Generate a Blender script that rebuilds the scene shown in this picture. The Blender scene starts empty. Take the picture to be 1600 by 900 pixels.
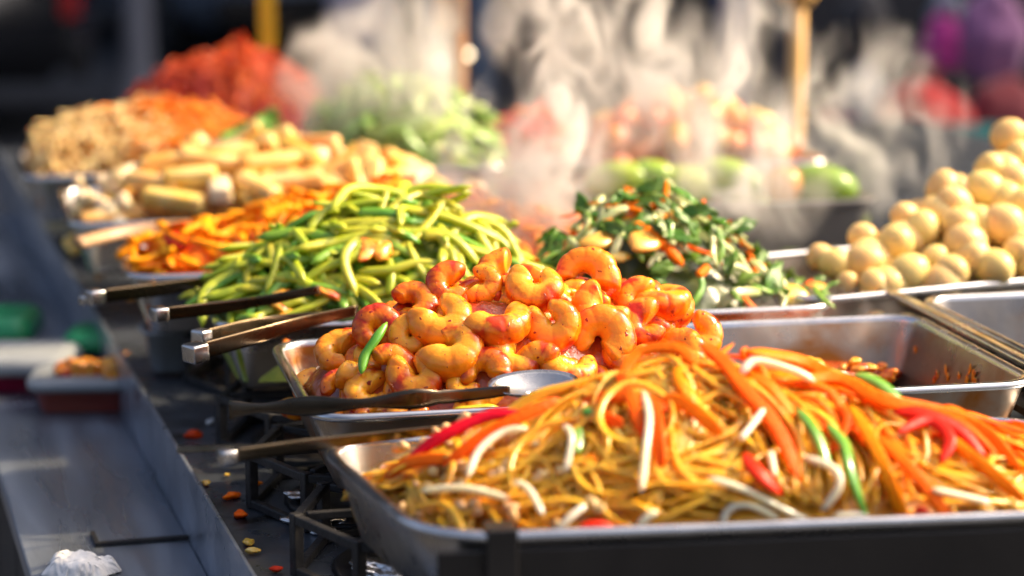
import bpy, bmesh, math, random
import numpy as np
from mathutils import Vector, Matrix, noise as mnoise
S = bpy.context.scene
C = S.collection
R_ = math.radians
rnd = random.Random(7)
nrg = np.random.default_rng(7)

# ------------------------------------------------------------------ camera
CAMZ, PITCH, FPX = 1.37, R_(10.8), 3800.0
cam = bpy.data.objects.new('camera', bpy.data.cameras.new('camera'))
C.objects.link(cam); S.camera = cam
cam.location = (0, 0, CAMZ); cam.rotation_euler = (math.pi/2-PITCH, 0, 0)
cam.data.sensor_width = 36; cam.data.lens = FPX/1600*36
cam.data.clip_start = .05; cam.data.clip_end = 2000
cam.data.dof.use_dof = True; cam.data.dof.focus_distance = 1.93; cam.data.dof.aperture_fstop = 3.2
# ------------------------------------------------------------------ light
AZ, EL = R_(72), R_(41)
W = bpy.data.worlds.new('World'); S.world = W; W.use_nodes = True
sky = W.node_tree.nodes.new('ShaderNodeTexSky'); sky.sky_type = 'NISHITA'; sky.sun_disc = False
sky.sun_elevation = EL; sky.sun_rotation = AZ; sky.dust_density = 8.0; sky.air_density = .6; sky.ozone_density = .3
bgn = W.node_tree.nodes['Background']; bgn.inputs[1].default_value = .15
W.node_tree.links.new(sky.outputs[0], bgn.inputs[0])
sl = bpy.data.lights.new('sun', 'SUN'); sl.energy = 3.0; sl.angle = R_(1.5); sl.color = (1, .76, .45)
so = bpy.data.objects.new('sun', sl); C.objects.link(so); so.rotation_euler = (math.pi/2-EL, 0, math.pi-AZ); so.location = (3, 5, 8)
S.view_settings.view_transform = 'Standard'; S.view_settings.look = 'None'
S.view_settings.gamma = 1; S.view_settings.exposure = 1.18
S.cycles.use_denoising = True
S.cycles.volume_bounces = 2; S.cycles.volume_step_rate = .5; S.cycles.volume_max_steps = 160
S.cycles.max_bounces = 10; S.cycles.transparent_max_bounces = 16
S.cycles.sample_clamp_indirect = 6; S.cycles.caustics_reflective = False

# ------------------------------------------------------------------ camera maths
FW = Vector((0, math.cos(PITCH), -math.sin(PITCH))); UP = Vector((0, math.sin(PITCH), math.cos(PITCH))); RT = Vector((1, 0, 0))
CO = Vector((0, 0, CAMZ))
def ray(px, py): return (FW + RT*((px-800)/FPX) + UP*((450-py)/FPX))
def P(px, py, z):
    d = ray(px, py); return CO + d*((z-CAMZ)/d.z)
def D(px, py, y):
    d = ray(px, py); return CO + d*(y/d.y)
RIM = .93; STOVE = .815; SHELF = .755

# ------------------------------------------------------------------ materials
def new_mat(name):
    m = bpy.data.materials.new(name); m.use_nodes = True
    return m, m.node_tree, m.node_tree.nodes['Principled BSDF']
def mat(name, c1, c2=None, scale=40, rough=.4, metal=0, sss=0, ssr=(1,.4,.15), sscale=.01, coat=0, bump=0, bscale=200, c3=None, c3_lo=.6, c3_hi=.68, c3scale=60,
        vary=0, detail=3, trans=0, spec=.5, stretch=None, sheen=0, rvar=0):
    m, nt, b = new_mat(name); N = nt.nodes.new; L = nt.links.new
    tc = N('ShaderNodeTexCoord'); oi = N('ShaderNodeObjectInfo')
    ad = N('ShaderNodeVectorMath'); ad.operation = 'ADD'
    ml = N('ShaderNodeMath'); ml.operation = 'MULTIPLY'; ml.inputs[1].default_value = 37.0
    L(oi.outputs['Random'], ml.inputs[0]); L(ml.outputs[0], ad.inputs[1])
    if stretch:
        mp = N('ShaderNodeMapping'); mp.inputs['Scale'].default_value = stretch; L(tc.outputs['Object'], mp.inputs[0]); L(mp.outputs[0], ad.inputs[0])
    else: L(tc.outputs['Object'], ad.inputs[0])
    vec = ad.outputs[0]
    col = None
    if c2:
        n = N('ShaderNodeTexNoise'); n.inputs['Scale'].default_value = scale; n.inputs['Detail'].default_value = detail; L(vec, n.inputs[0])
        r = N('ShaderNodeValToRGB'); r.color_ramp.elements[0].position = .33; r.color_ramp.elements[1].position = .67
        r.color_ramp.elements[0].color = (*c1, 1); r.color_ramp.elements[1].color = (*c2, 1); L(n.outputs[0], r.inputs[0]); col = r.outputs[0]
    else:
        g = N('ShaderNodeRGB'); g.outputs[0].default_value = (*c1, 1); col = g.outputs[0]
    if c3:
        n = N('ShaderNodeTexNoise'); n.inputs['Scale'].default_value = c3scale; n.inputs['Detail'].default_value = 4; n.inputs['Distortion'].default_value = .6; L(vec, n.inputs[0])
        r = N('ShaderNodeMapRange'); r.inputs[1].default_value = c3_lo; r.inputs[2].default_value = c3_hi; L(n.outputs[0], r.inputs[0])
        mx = N('ShaderNodeMix'); mx.data_type = 'RGBA'; L(r.outputs[0], mx.inputs[0]); L(col, mx.inputs[6]); mx.inputs[7].default_value = (*c3, 1); col = mx.outputs[2]
    if vary:
        hs = N('ShaderNodeHueSaturation'); mr = N('ShaderNodeMapRange'); mr.inputs[3].default_value = .5-vary*.05; mr.inputs[4].default_value = .5+vary*.05
        L(oi.outputs['Random'], mr.inputs[0]); L(mr.outputs[0], hs.inputs['Hue'])
        mr2 = N('ShaderNodeMapRange'); mr2.inputs[3].default_value = 1-vary*.35; mr2.inputs[4].default_value = 1+vary*.25
        mf = N('ShaderNodeMath'); mf.operation = 'FRACT'; m3 = N('ShaderNodeMath'); m3.operation = 'MULTIPLY'; m3.inputs[1].default_value = 7.31
        L(oi.outputs['Random'], m3.inputs[0]); L(m3.outputs[0], mf.inputs[0]); L(mf.outputs[0], mr2.inputs[0]); L(mr2.outputs[0], hs.inputs['Value'])
        L(col, hs.inputs['Color']); col = hs.outputs[0]
    L(col, b.inputs['Base Color'])
    b.inputs['Roughness'].default_value = rough; b.inputs['Metallic'].default_value = metal
    if rvar:
        n = N('ShaderNodeTexNoise'); n.inputs['Scale'].default_value = 25; n.inputs['Detail'].default_value = 6; L(vec, n.inputs[0])
        r = N('ShaderNodeMapRange'); r.inputs[1].default_value = .3; r.inputs[2].default_value = .7; r.inputs[3].default_value = max(.03, rough-rvar); r.inputs[4].default_value = rough+rvar
        L(n.outputs[0], r.inputs[0]); L(r.outputs[0], b.inputs['Roughness'])
    b.inputs['Specular IOR Level'].default_value = spec
    if sss:
        b.inputs['Subsurface Weight'].default_value = sss; b.inputs['Subsurface Radius'].default_value = ssr; b.inputs['Subsurface Scale'].default_value = sscale
    if coat: b.inputs['Coat Weight'].default_value = coat; b.inputs['Coat Roughness'].default_value = .16
    if trans: b.inputs['Transmission Weight'].default_value = trans
    if sheen: b.inputs['Sheen Weight'].default_value = sheen
    if bump:
        n = N('ShaderNodeTexNoise'); n.inputs['Scale'].default_value = bscale; n.inputs['Detail'].default_value = 4; L(vec, n.inputs[0])
        bp = N('ShaderNodeBump'); bp.inputs['Strength'].default_value = bump; bp.inputs['Distance'].default_value = .003
        L(n.outputs[0], bp.inputs['Height']); L(bp.outputs[0], b.inputs['Normal'])
        if coat: L(bp.outputs[0], b.inputs['Coat Normal'])
    return m
M = {}
M['steel'] = mat('brushed_steel', (.62,.60,.57), (.50,.48,.46), 60, .24, 1, bump=.03, bscale=300, rvar=.10)
M['tray'] = mat('tray_steel', (.46,.43,.39), (.36,.33,.29), 25, .30, 1, bump=.04, bscale=120, rvar=.10, c3=(.30,.12,.03), c3_lo=.66, c3_hi=.8, c3scale=14)
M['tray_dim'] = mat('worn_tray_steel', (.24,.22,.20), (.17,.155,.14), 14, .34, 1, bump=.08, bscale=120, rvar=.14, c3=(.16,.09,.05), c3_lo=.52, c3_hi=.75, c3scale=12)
M['rim'] = mat('rim_steel', (.70,.69,.68), (.58,.57,.56), 40, .22, 1, rvar=.08)
M['utensil'] = mat('utensil_steel', (.17,.125,.08), (.10,.075,.045), 50, .24, 1, rvar=.08, c3=(.25,.10,.02), c3_lo=.66, c3_hi=.74, c3scale=90)
M['stove'] = mat('dark_stove_steel', (.060,.070,.085), (.105,.120,.145), 9, .34, .55, bump=.06, bscale=60, rvar=.14, c3=(.02,.018,.016), c3_lo=.58, c3_hi=.72, c3scale=12)
M['lip'] = mat('stove_lip_steel', (.30,.34,.40), (.42,.46,.53), 14, .34, .8, bump=.05, bscale=90, rvar=.1)
M['shelf'] = mat('scratched_shelf_steel', (.22,.255,.31), (.31,.355,.42), 10, .34, .75, bump=.10, bscale=260, rvar=.16, stretch=(1,.12,1), c3=(.06,.065,.07), c3_lo=.6, c3_hi=.75, c3scale=7)
M['iron'] = mat('cast_iron', (.010,.010,.011), (.028,.026,.025), 60, .55, .3, bump=.3, bscale=200)
M['black'] = mat('black_enamel', (.010,.009,.009), (.018,.016,.015), 20, .35, .2, bump=.03)
SSW = (1, .45, .18)
M['prawn'] = mat('prawn_flesh', (.90,.43,.030), (.86,.27,.010), 34, .36, 0, .30, (1,.45,.06), .008, coat=.5, bump=.16, bscale=330, c3=(.55,.035,.003), c3_lo=.52, c3_hi=.66, c3scale=75, vary=.22, spec=.35, rvar=.12, detail=4)
M['prawn_red'] = mat('prawn_flesh_saucy', (.84,.30,.012), (.70,.13,.005), 34, .34, 0, .3, (1,.4,.06), .008, coat=.5, bump=.18, bscale=300, c3=(.40,.022,.002), c3_lo=.50, c3_hi=.64, c3scale=60, spec=.35, vary=.25, detail=4)
M['sauce'] = mat('chilli_sauce', (.34,.035,.006), (.55,.12,.012), 60, .22, 0, .2, (1,.3,.1), .006, coat=.5, bump=.6, bscale=140)
M['noodle'] = mat('noodle', (.90,.46,.026), (.80,.30,.007), 26, .30, 0, .45, (1,.5,.08), .012, coat=.12, bump=.12, bscale=160)
M['carrot'] = mat('carrot', (.92,.20,.003), (.86,.13,.0015), 30, .45, 0, .25, (1,.4,.04), .006, coat=0, bump=.3, bscale=220, spec=.10, vary=.3)
M['carrot_soft'] = mat('soft_carrot', (.95,.36,.008), (.90,.24,.003), 30, .42, 0, .25, (1,.45,.06), .006, coat=.1, bump=.3, bscale=220, vary=.3, spec=.10)
M['pepper'] = mat('red_pepper', (.74,.026,.001), (.60,.014,.001), 30, .40, 0, .10, (1,.15,.02), .003, coat=0, spec=.2, bump=.15, vary=.2)
M['sprout'] = mat('bean_sprout', (.86,.78,.58), (.84,.70,.40), 30, .28, 0, .6, (1,.85,.6), .012, coat=.2, bump=.1, vary=.15)
M['onion_green'] = mat('spring_onion', (.10,.30,.02), (.22,.42,.04), 24, .28, 0, .3, (.5,1,.2), .005, coat=.35, vary=.3)
M['bean'] = mat('bean_yellow_green', (.58,.56,.030), (.38,.46,.018), 30, .38, 0, .35, (.8,1,.1), .007, coat=.1, bump=.2, bscale=120, vary=.4)
M['bean_dark'] = mat('bean_dark_green', (.10,.30,.018), (.22,.40,.025), 30, .34, 0, .3, (.5,1,.2), .006, coat=.1, bump=.2, bscale=120, vary=.35)
M['leaf'] = mat('leaf_green', (.055,.150,.014), (.13,.26,.025), 50, .40, 0, .15, (.5,1,.2), .003, coat=.0, spec=.4, bump=.2, bscale=120, vary=.4)
M['stem'] = mat('pale_stem', (.62,.62,.30), (.48,.54,.18), 30, .28, 0, .4, (.8,1,.4), .006, coat=.3, vary=.3)
M['corn'] = mat('yellow_squash', (.82,.50,.08), (.75,.38,.05), 30, .3, 0, .35, SSW, .008, coat=.3, vary=.3)
M['tofu'] = mat('fried_tofu', (.82,.42,.05), (.90,.64,.24), 28, .42, 0, .3, SSW, .008, coat=.25, bump=.3, bscale=160, vary=.35)
M['tofu_white'] = mat('tofu_pale', (.86,.74,.52), (.74,.50,.20), 40, .4, 0, .3, SSW, .008, coat=.25, bump=.2, vary=.2)
M['egg'] = mat('braised_egg', (.87,.65,.27), (.81,.55,.17), 22, .36, 0, .4, (1,.6,.2), .010, coat=.0, spec=.35, bump=.04, bscale=60, vary=.25)
M['shred'] = mat('pale_shreds', (.78,.58,.26), (.62,.40,.13), 24, .4, 0, .3, SSW, .006, vary=.2)
M['orange_shred'] = mat('orange_shreds', (.90,.30,.006), (.82,.21,.003), 24, .4, 0, .3, SSW, .006)
M['cabbage'] = mat('red_shreds', (.42,.018,.006), (.85,.16,.003), 5, .4, 0, .3, (1,.3,.2), .006)
M['lettuce'] = mat('pale_greens', (.36,.46,.14), (.20,.38,.06), 24, .35, 0, .3, (.6,1,.3), .005, vary=.4)
M['lime'] = mat('lime_skin', (.44,.58,.03), (.24,.46,.03), 20, .28, 0, .2, (.6,1,.2), .005, coat=.3, bump=.1, vary=.5)
M['tomato'] = mat('tomato_skin', (.80,.20,.02), (.82,.42,.04), 8, .25, 0, .25, SSW, .008, coat=.3, vary=.8)
M['peanut'] = mat('chopped_peanut', (.72,.48,.22), (.60,.36,.14), 80, .45, 0, .3, SSW, .004, bump=.3, vary=.3)
M['tissue'] = mat('tissue_paper', (.84,.82,.78), (.76,.74,.70), 30, .8, 0, .2, (1,1,1), .004, bump=.3, bscale=120)
M['plastic'] = mat('cloudy_plastic', (.30,.32,.33), (.26,.28,.29), 20, .35, 0, .3, (1,1,1), .01)
M['plastic_red'] = mat('pink_red_contents', (.42,.11,.07), (.34,.06,.05), 16, .4, 0, .2, (1,.4,.3), .01)
M['plastic_crimson'] = mat('crimson_plastic', (.32,.012,.05), None, rough=.35)
M['plastic_green'] = mat('green_plastic', (.015,.25,.085), (.02,.30,.11), 20, rough=.35)
M['wood'] = mat('weathered_wood', (.36,.16,.05), (.25,.10,.03), 16, .6, stretch=(1,1,.15), bump=.2)
M['brass'] = mat('gilded_pole', (.70,.42,.13), (.58,.32,.08), 20, .4, .35, stretch=(1,1,.2))
M['paper'] = mat('cream_paper', (.78,.56,.36), (.70,.48,.30), 20, .8)
M['asphalt'] = mat('asphalt', (.032,.034,.038), (.05,.052,.057), 3, .85, bump=.4, bscale=60)
M['brickwork'] = mat('dark_render', (.10,.095,.09), (.07,.068,.07), 2, .85)
M['glass'] = mat('dark_glass', (.02,.025,.03), None, rough=.08, spec=.8)
M['rubber'] = mat('rubber', (.012,.012,.013), (.02,.02,.02), 30, .8)
M['chrome'] = mat('chrome', (.75,.77,.8), None, rough=.12, metal=1)
M['car_black'] = mat('black_car_paint', (.010,.011,.014), None, rough=.25, coat=1)
M['car_blue'] = mat('silver_blue_car_paint', (.22,.27,.34), None, rough=.3, metal=.5, coat=1)
M['tail'] = mat('red_lens', (.40,.01,.012), None, rough=.15, coat=1)
M['yellow'] = mat('yellow_paint', (.75,.50,.02), (.66,.42,.02), 8, .4)
M['grey_post'] = mat('grey_plastic', (.20,.20,.22), (.26,.26,.28), 5, .6)
def cloth(name, c): return mat(name, c, tuple(x*.8 for x in c), 12, .85, sheen=.3, bump=.2, bscale=60)
M['lilac'] = cloth('lilac_cloth', (.52,.46,.58)); M['jeans'] = cloth('pale_denim', (.25,.34,.46)); M['navy'] = cloth('blue_cloth', (.10,.13,.30))
M['dark_cloth'] = cloth('charcoal_cloth', (.02,.02,.024)); M['maroon'] = cloth('maroon_cloth', (.26,.03,.035)); M['redc'] = cloth('red_cloth', (.62,.016,.012))
M['magenta'] = cloth('magenta_cloth', (.50,.03,.24)); M['mauve'] = cloth('mauve_cloth', (.30,.12,.26)); M['tealp'] = mat('teal_plastic', (.01,.20,.18), (.012,.24,.21), 9, .4)
M['greyblue'] = cloth('grey_blue_cloth', (.16,.19,.24)); M['skin'] = mat('skin', (.55,.30,.19), (.5,.26,.16), 20, .5, 0, .2, (1,.4,.2), .01)
M['char'] = mat('dark_wood_panel', (.020,.017,.015), (.045,.040,.037), 12, .6, stretch=(6,6,.3))
M['cream'] = mat('cream_tag', (.80,.66,.36), (.72,.58,.30), 40, .6)
M['foil'] = mat('crumpled_foil', (.7,.7,.7), (.5,.5,.5), 30, .25, 1, bump=.8, bscale=80)

# ------------------------------------------------------------------ mesh helpers
def tag(o, label=None, cat=None, group=None, kind=None):
    if label: o['label'] = label
    if cat: o['category'] = cat
    if group: o['group'] = group
    if kind: o['kind'] = kind
    return o
def link(name, verts, faces, m, parent=None, smooth=True, loc=None, center=False):
    verts = [Vector(v) for v in verts]
    if center and loc is None:
        loc = sum(verts, Vector())/len(verts)
    if loc is not None: verts = [v-Vector(loc) for v in verts]
    me = bpy.data.meshes.new(name); me.from_pydata([tuple(v) for v in verts], [], faces); me.update()
    if smooth: me.polygons.foreach_set('use_smooth', [True]*len(me.polygons))
    ms = m if isinstance(m, (list, tuple)) else [m]
    for x in ms: me.materials.append(x)
    o = bpy.data.objects.new(name, me); C.objects.link(o)
    if loc is not None: o.location = loc
    if parent: o.parent = parent
    return o
def from_bm(name, bm, m, parent=None, smooth=False, loc=None):
    me = bpy.data.meshes.new(name); bm.normal_update(); bm.to_mesh(me); bm.free()
    if smooth: me.polygons.foreach_set('use_smooth', [True]*len(me.polygons))
    me.materials.append(m)
    o = bpy.data.objects.new(name, me); C.objects.link(o)
    if loc is not None: o.location = loc
    if parent: o.parent = parent
    return o
def empty(name, loc, rz=0):
    o = bpy.data.objects.new(name, None); C.objects.link(o); o.location = loc; o.rotation_euler = (0, 0, rz); o.empty_display_size = .05
    return o
def bm_box(bm, lo, hi, bev=0, mtx=None, seg=2):
    r = bmesh.ops.create_cube(bm, size=1)
    vs = r['verts']
    for v in vs:
        v.co = Vector([lo[i]+(v.co[i]+.5)*(hi[i]-lo[i]) for i in range(3)])
    if bev:
        es = list({e for v in vs for e in v.link_edges})
        rr = bmesh.ops.bevel(bm, geom=es, offset=bev, segments=seg, affect='EDGES', profile=.5)
        vs = list({v for f in rr['faces'] for v in f.verts} | {v for v in vs if v.is_valid})
    if mtx:
        for v in vs: v.co = mtx @ v.co
    return vs
def box(name, lo, hi, m, parent=None, bev=0, mtx=None):
    bm = bmesh.new(); bm_box(bm, lo, hi, bev, mtx); return from_bm(name, bm, m, parent)
def catmull(pts, n):
    p = [Vector(x) for x in pts]
    if len(p) == 2: p = [p[0], p[0].lerp(p[1], .5), p[1]]
    p = [p[0]*2-p[1]] + p + [p[-1]*2-p[-2]]
    out = []; k = len(p)-3
    for i in range(n):
        t = i/(n-1)*k; j = min(int(t), k-1); f = t-j
        a, b, c, d = p[j:j+4]
        out.append(.5*((2*b)+(c-a)*f+(2*a-5*b+4*c-d)*f*f+(3*b-a-3*c+d)*f**3))
    return out
def sweep(pts, w, h, nrm=None, sides=8, taper=.25, power=2.0, twist=0, tpow=.5, wfun=None):
    """rounded section w x h swept along pts -> verts, faces"""
    n = len(pts); V = []; F = []
    for i, p in enumerate(pts):
        t = (pts[min(i+1, n-1)]-pts[max(i-1, 0)]).normalized()
        nn = Vector(nrm[i] if nrm else (0, 0, 1))
        b = t.cross(nn)
        if b.length < 1e-5: b = t.cross(Vector((1, .3, 0)))
        b.normalize(); nn = b.cross(t).normalized()
        u = i/(n-1); e = min(u, 1-u)
        k = 1 if e >= taper else (max(.0, e/taper))**tpow*.85+.15
        if e == 0: k = .15 if taper > .0 else 1
        if wfun: k *= wfun(u)
        a0 = twist*u
        for s in range(sides):
            a = 2*math.pi*(s+.5)/sides
            ca, sa = math.cos(a), math.sin(a)
            x = math.copysign(abs(ca)**(2/power), ca)*w/2*k; y = math.copysign(abs(sa)**(2/power), sa)*h/2*k
            xx = x*math.cos(a0)-y*math.sin(a0); yy = x*math.sin(a0)+y*math.cos(a0)
            V.append(p+b*xx+nn*yy)
    for i in range(n-1):
        for s in range(sides):
            s2 = (s+1) % sides
            F.append((i*sides+s, i*sides+s2, (i+1)*sides+s2, (i+1)*sides+s))
    F.append(tuple(range(sides-1, -1, -1))); F.append(tuple((n-1)*sides+s for s in range(sides)))
    return V, F
def lathe(prof, seg=24, axis=(0,0,0)):
    V = []; F = []; n = len(prof)
    for r, z in prof:
        for s in range(seg):
            a = 2*math.pi*s/seg; V.append(Vector((axis[0]+r*math.cos(a), axis[1]+r*math.sin(a), axis[2]+z)))
    for i in range(n-1):
        for s in range(seg):
            s2 = (s+1) % seg; F.append((i*seg+s, i*seg+s2, (i+1)*seg+s2, (i+1)*seg+s))
    F.append(tuple(range(seg-1, -1, -1))); F.append(tuple((n-1)*seg+s for s in range(seg)))
    return V, F
def rounded_rect(x0, y0, x1, y1, r, seg=6):
    pts = []
    for cx, cy, a0 in ((x1-r, y1-r, 0), (x0+r, y1-r, 90), (x0+r, y0+r, 180), (x1-r, y0+r, 270)):
        for k in range(seg+1):
            a = R_(a0+90*k/seg); pts.append((cx+r*math.cos(a), cy+r*math.sin(a)))
    return pts
def loft_rect(L, Wd, r, prof, cap0=True, cap1=True, seg=6):
    """prof: list of (offset outward, z)"""
    V = []; F = []; n = 4*(seg+1)
    for off, z in prof:
        rr = max(.002, r+off)
        for x, y in rounded_rect(-off, -off, L+off, Wd+off, rr, seg): V.append(Vector((x, y, z)))
    for i in range(len(prof)-1):
        for s in range(n):
            s2 = (s+1) % n; F.append((i*n+s, i*n+s2, (i+1)*n+s2, (i+1)*n+s))
    if cap0: F.append(tuple(range(n-1, -1, -1)))
    if cap1: F.append(tuple((len(prof)-1)*n+s for s in range(n)))
    return V, F

class Tray:
    """rectangular pan frame: origin front-left corner of the mouth, long axis turned by th"""
    def __init__(s, name, x, y, th, L, Wd, depth, label, z=RIM, r=.028, body=None, rim=None, wall=.016, cat='tray', thv=None, group=None, build=True):
        s.o = Vector((x, y, z)); s.th = R_(th); s.L, s.W, s.z, s.depth = L, Wd, z, depth
        s.u = Vector((math.cos(s.th), math.sin(s.th), 0)); tv = s.th if thv is None else R_(thv); s.v = Vector((-math.sin(tv), math.cos(tv), 0)); dl = tv-s.th
        sk = lambda vs: [Vector((v.x-v.y*math.sin(dl), v.y*math.cos(dl), v.z)) for v in vs]
        if not build: return
        t = wall
        V, F = loft_rect(L, Wd, r, [(-t*1.0-.001, -depth-.002), (-t*.98, -depth), (-t*.6+.003, -depth*.5), (.0015, -.008), (.0015, -.0035)], True, False)
        V2, F2 = loft_rect(L, Wd, r, [(-.0012, -.003), (-t*.55, -depth*.45), (-t*.95, -depth+.012), (-t*1.15, -depth+.003), (-t*1.9, -depth+.001)], False, True)
        # outer shell and inner shell joined at the lip
        off = len(V)
        F2 = [tuple(reversed([i+off for i in f])) if len(f) == 4 else tuple(i+off for i in f) for f in F2]
        s.obj = link(name, sk(V+V2), F+F2, body or M['tray'], loc=None); s.obj.location = s.o; s.obj.rotation_euler = (0, 0, s.th)
        tag(s.obj, label, cat, group)
        V, F = loft_rect(L, Wd, r, [(-.0015, -.004), (-.001, -.001), (.0005, .0006), (.003, .0012), (.0055, .0010), (.0075, -.0002), (.0082, -.0025), (.0076, -.0048), (.0064, -.0048), (.0060, -.0028), (.003, -.0014), (-.0015, -.004)], False, False)
        link('rolled_rim', sk(V), F, rim or M['rim'], s.obj)
    def w(s, a, b, z=0): return s.o + s.u*a + s.v*b + Vector((0, 0, z))
    def loc(s, p):
        dx, dy = p[0]-s.o.x, p[1]-s.o.y; det = s.u.x*s.v.y-s.v.x*s.u.y
        return (dx*s.v.y-s.v.x*dy)/det, (s.u.x*dy-s.u.y*dx)/det

class Heap:
    def __init__(s, tray, cu, cv, au, bv, H, base=-.02, q=1.6, p=2, au2=None, lump=.006, margin=.012, bv2=None):
        s.t = tray; s.c = (cu, cv); s.a = (au, au2 or au); s.b = (bv, bv2 or bv); s.H = H; s.base = base; s.q = q; s.p = p; s.lump = lump; s.mg = margin
    def h(s, x, y):
        u, v = s.t.loc((x, y)); du, dv = u-s.c[0], v-s.c[1]
        a = s.a[0] if du < 0 else s.a[1]; b = s.b[0] if dv < 0 else s.b[1]
        r = (abs(du/a)**s.p+abs(dv/b)**s.p)**(1/s.p)
        z = s.base + s.H*(1-r**s.q)
        z = max(z, -s.t.depth+.004)
        return s.t.z + z + s.lump*mnoise.noise(Vector((x*28, y*28, s.H*50)))
    def inside(s, x, y):
        u, v = s.t.loc((x, y)); return s.mg < u < s.t.L-s.mg and s.mg < v < s.t.W-s.mg
    def n(s, x, y):
        e = .006
        return Vector((-(s.h(x+e, y)-s.h(x-e, y))/(2*e), -(s.h(x, y+e)-s.h(x, y-e))/(2*e), 1)).normalized()
    def hit(s, px, py, lift=0, cap=.010):
        d = ray(px, py); best = None; t0 = s.t.o.y-.15; k = 0; prev = None
        for i in range(260):
            t = (t0 + i*.0025)/d.y; p = CO+d*t
            if not s.inside(p.x, p.y): continue
            g = p.z - s.h(p.x, p.y) - lift
            if g <= 0: return p
            if best is None or g < best[0]: best = (g, p)
        if best is None:
            return P(px, py, s.t.z)
        g, p = best
        if g > cap: p = p-Vector((0, 0, g-cap))
        return p
    def rand(s, rmax=1.0):
        for _ in range(300):
            u = s.t.L*rnd.random(); v = s.t.W*rnd.random(); p = s.t.w(u, v)
            if not s.inside(p.x, p.y): continue
            du, dv = (u-s.c[0]), (v-s.c[1]); a = s.a[0] if du < 0 else s.a[1]; b = s.b[0] if dv < 0 else s.b[1]
            if (du/a)**2+(dv/b)**2 < rmax*rmax: break
        return Vector((p.x, p.y, s.h(p.x, p.y)))
    def core(s, name, m, drop, label, nu=70, nv=44, lump=.004, fr=60, mg=.004):
        V = []; F = []
        for j in range(nv):
            for i in range(nu):
                a = mg+(s.t.L-2*mg)*i/(nu-1); b = mg+(s.t.W-2*mg)*j/(nv-1)
                # pull the edge in down the sloping wall
                p = s.t.w(a, b); z = s.h(p.x, p.y)-drop+lump*mnoise.noise(Vector((p.x*fr, p.y*fr, 3.1)))
                zz = min(0, z-s.t.z)/s.t.depth; k = .018*zz
                uu = max(-k+.002, min(s.t.L+k-.002, a)); vv = max(-k+.002, min(s.t.W+k-.002, b))
                V.append(s.t.w(uu, vv, z-s.t.z))
        for j in range(nv-1):
            for i in range(nu-1):
                F.append((j*nu+i, j*nu+i+1, (j+1)*nu+i+1, (j+1)*nu+i))
        # close underneath so it is a solid mass
        base = len(V)
        ring = [i for i in range(nu)]+[j*nu+nu-1 for j in range(1, nv)]+[(nv-1)*nu+i for i in range(nu-2, -1, -1)]+[j*nu for j in range(nv-2, 0, -1)]
        for i in ring:
            p = Vector(V[i]); c = s.t.w(s.t.L/2, s.t.W/2); q = p.lerp(c, .06); q.z = s.t.z-s.t.depth+.004; V.append(q)
        k = len(ring)
        for i in range(k): F.append((ring[(i+1) % k], ring[i], base+i, base+(i+1) % k))
        F.append(tuple(base+i for i in range(k)))
        o = link(name, V, F, m, center=True); tag(o, label, None, None, 'stuff'); return o

def align(n, yaw, tilt=0):
    n = Vector(n).normalized(); q = Vector((0, 0, 1)).rotation_difference(n).to_matrix()
    return q @ Matrix.Rotation(yaw, 3, 'Z') @ Matrix.Rotation(tilt, 3, 'X')
def put(src, name, loc, rot3, sc, label, cat, group=None):
    o = src.copy(); o.name = name; C.objects.link(o)
    s = Vector(sc) if isinstance(sc, (tuple, list, Vector)) else Vector((sc, sc, sc))
    o.matrix_world = Matrix.Translation(loc) @ rot3.to_4x4() @ Matrix.Diagonal((*s, 1))
    for k in list(o.keys()): del o[k]
    tag(o, label, cat, group); return o
def proto(name, V, F, m, smooth=True):
    me = bpy.data.meshes.new(name); me.from_pydata([tuple(v) for v in V], [], F); me.update()
    if smooth: me.polygons.foreach_set('use_smooth', [True]*len(me.polygons))
    me.materials.append(m); return bpy.data.objects.new(name, me)

# ------------------------------------------------------------------ setting
bm = bmesh.new(); bmesh.ops.create_grid(bm, x_segments=40, y_segments=40, size=400)
g = from_bm('ground', bm, M['asphalt']); tag(g, 'dark grey asphalt street surface', None, None, 'structure')
# buildings added to throw the shade the street lies in
def building(name, loc, rz, label, cols, storeys=3):
    bd = empty(name, loc, rz); tag(bd, label, 'building')
    bm = bmesh.new()
    for c in range(cols):
        x0 = c*6
        bm_box(bm, (x0, 0, 0), (x0+6, 9, .9)); bm_box(bm, (x0, .0, 2.9), (x0+6, 9, 4.2))
        bm_box(bm, (x0, 0, .9), (x0+1.4, 9, 2.9)); bm_box(bm, (x0+4.6, 0, .9), (x0+6, 9, 2.9))
        for f in range(storeys):
            z = 4.2+f*3
            bm_box(bm, (x0, 0, z+2.1), (x0+6, 9, z+3)); bm_box(bm, (x0, 0, z), (x0+2, 9, z+2.1)); bm_box(bm, (x0+4, 0, z), (x0+6, 9, z+2.1))
    bmesh.ops.remove_doubles(bm, verts=bm.verts, dist=.0005)
    from_bm('wall', bm, M['brickwork'], bd)
    for c in range(cols):
        x0 = c*6
        box('window', (x0+1.4, .25, .9), (x0+4.6, .33, 2.9), M['glass'], bd)
        for f in range(storeys): box('window', (x0+2, .25, 4.2+f*3), (x0+4, .33, 6.3+f*3), M['glass'], bd)
    zt = 4.2+storeys*3
    box('roof', (-.3, -.4, zt), (cols*6+.3, 9.3, zt+.4), M['brickwork'], bd)
building('shade_building', (-20, 18.5, 0), 0, 'dark rendered building added beyond the road to shade the street', 6)
building('corner_shade_block', (4.3, 33.4, 0), R_(-90), 'unseen tall dark building added on the right to shade the street', 4, 4)  # added out of view, only to shade the street behind the stall

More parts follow.
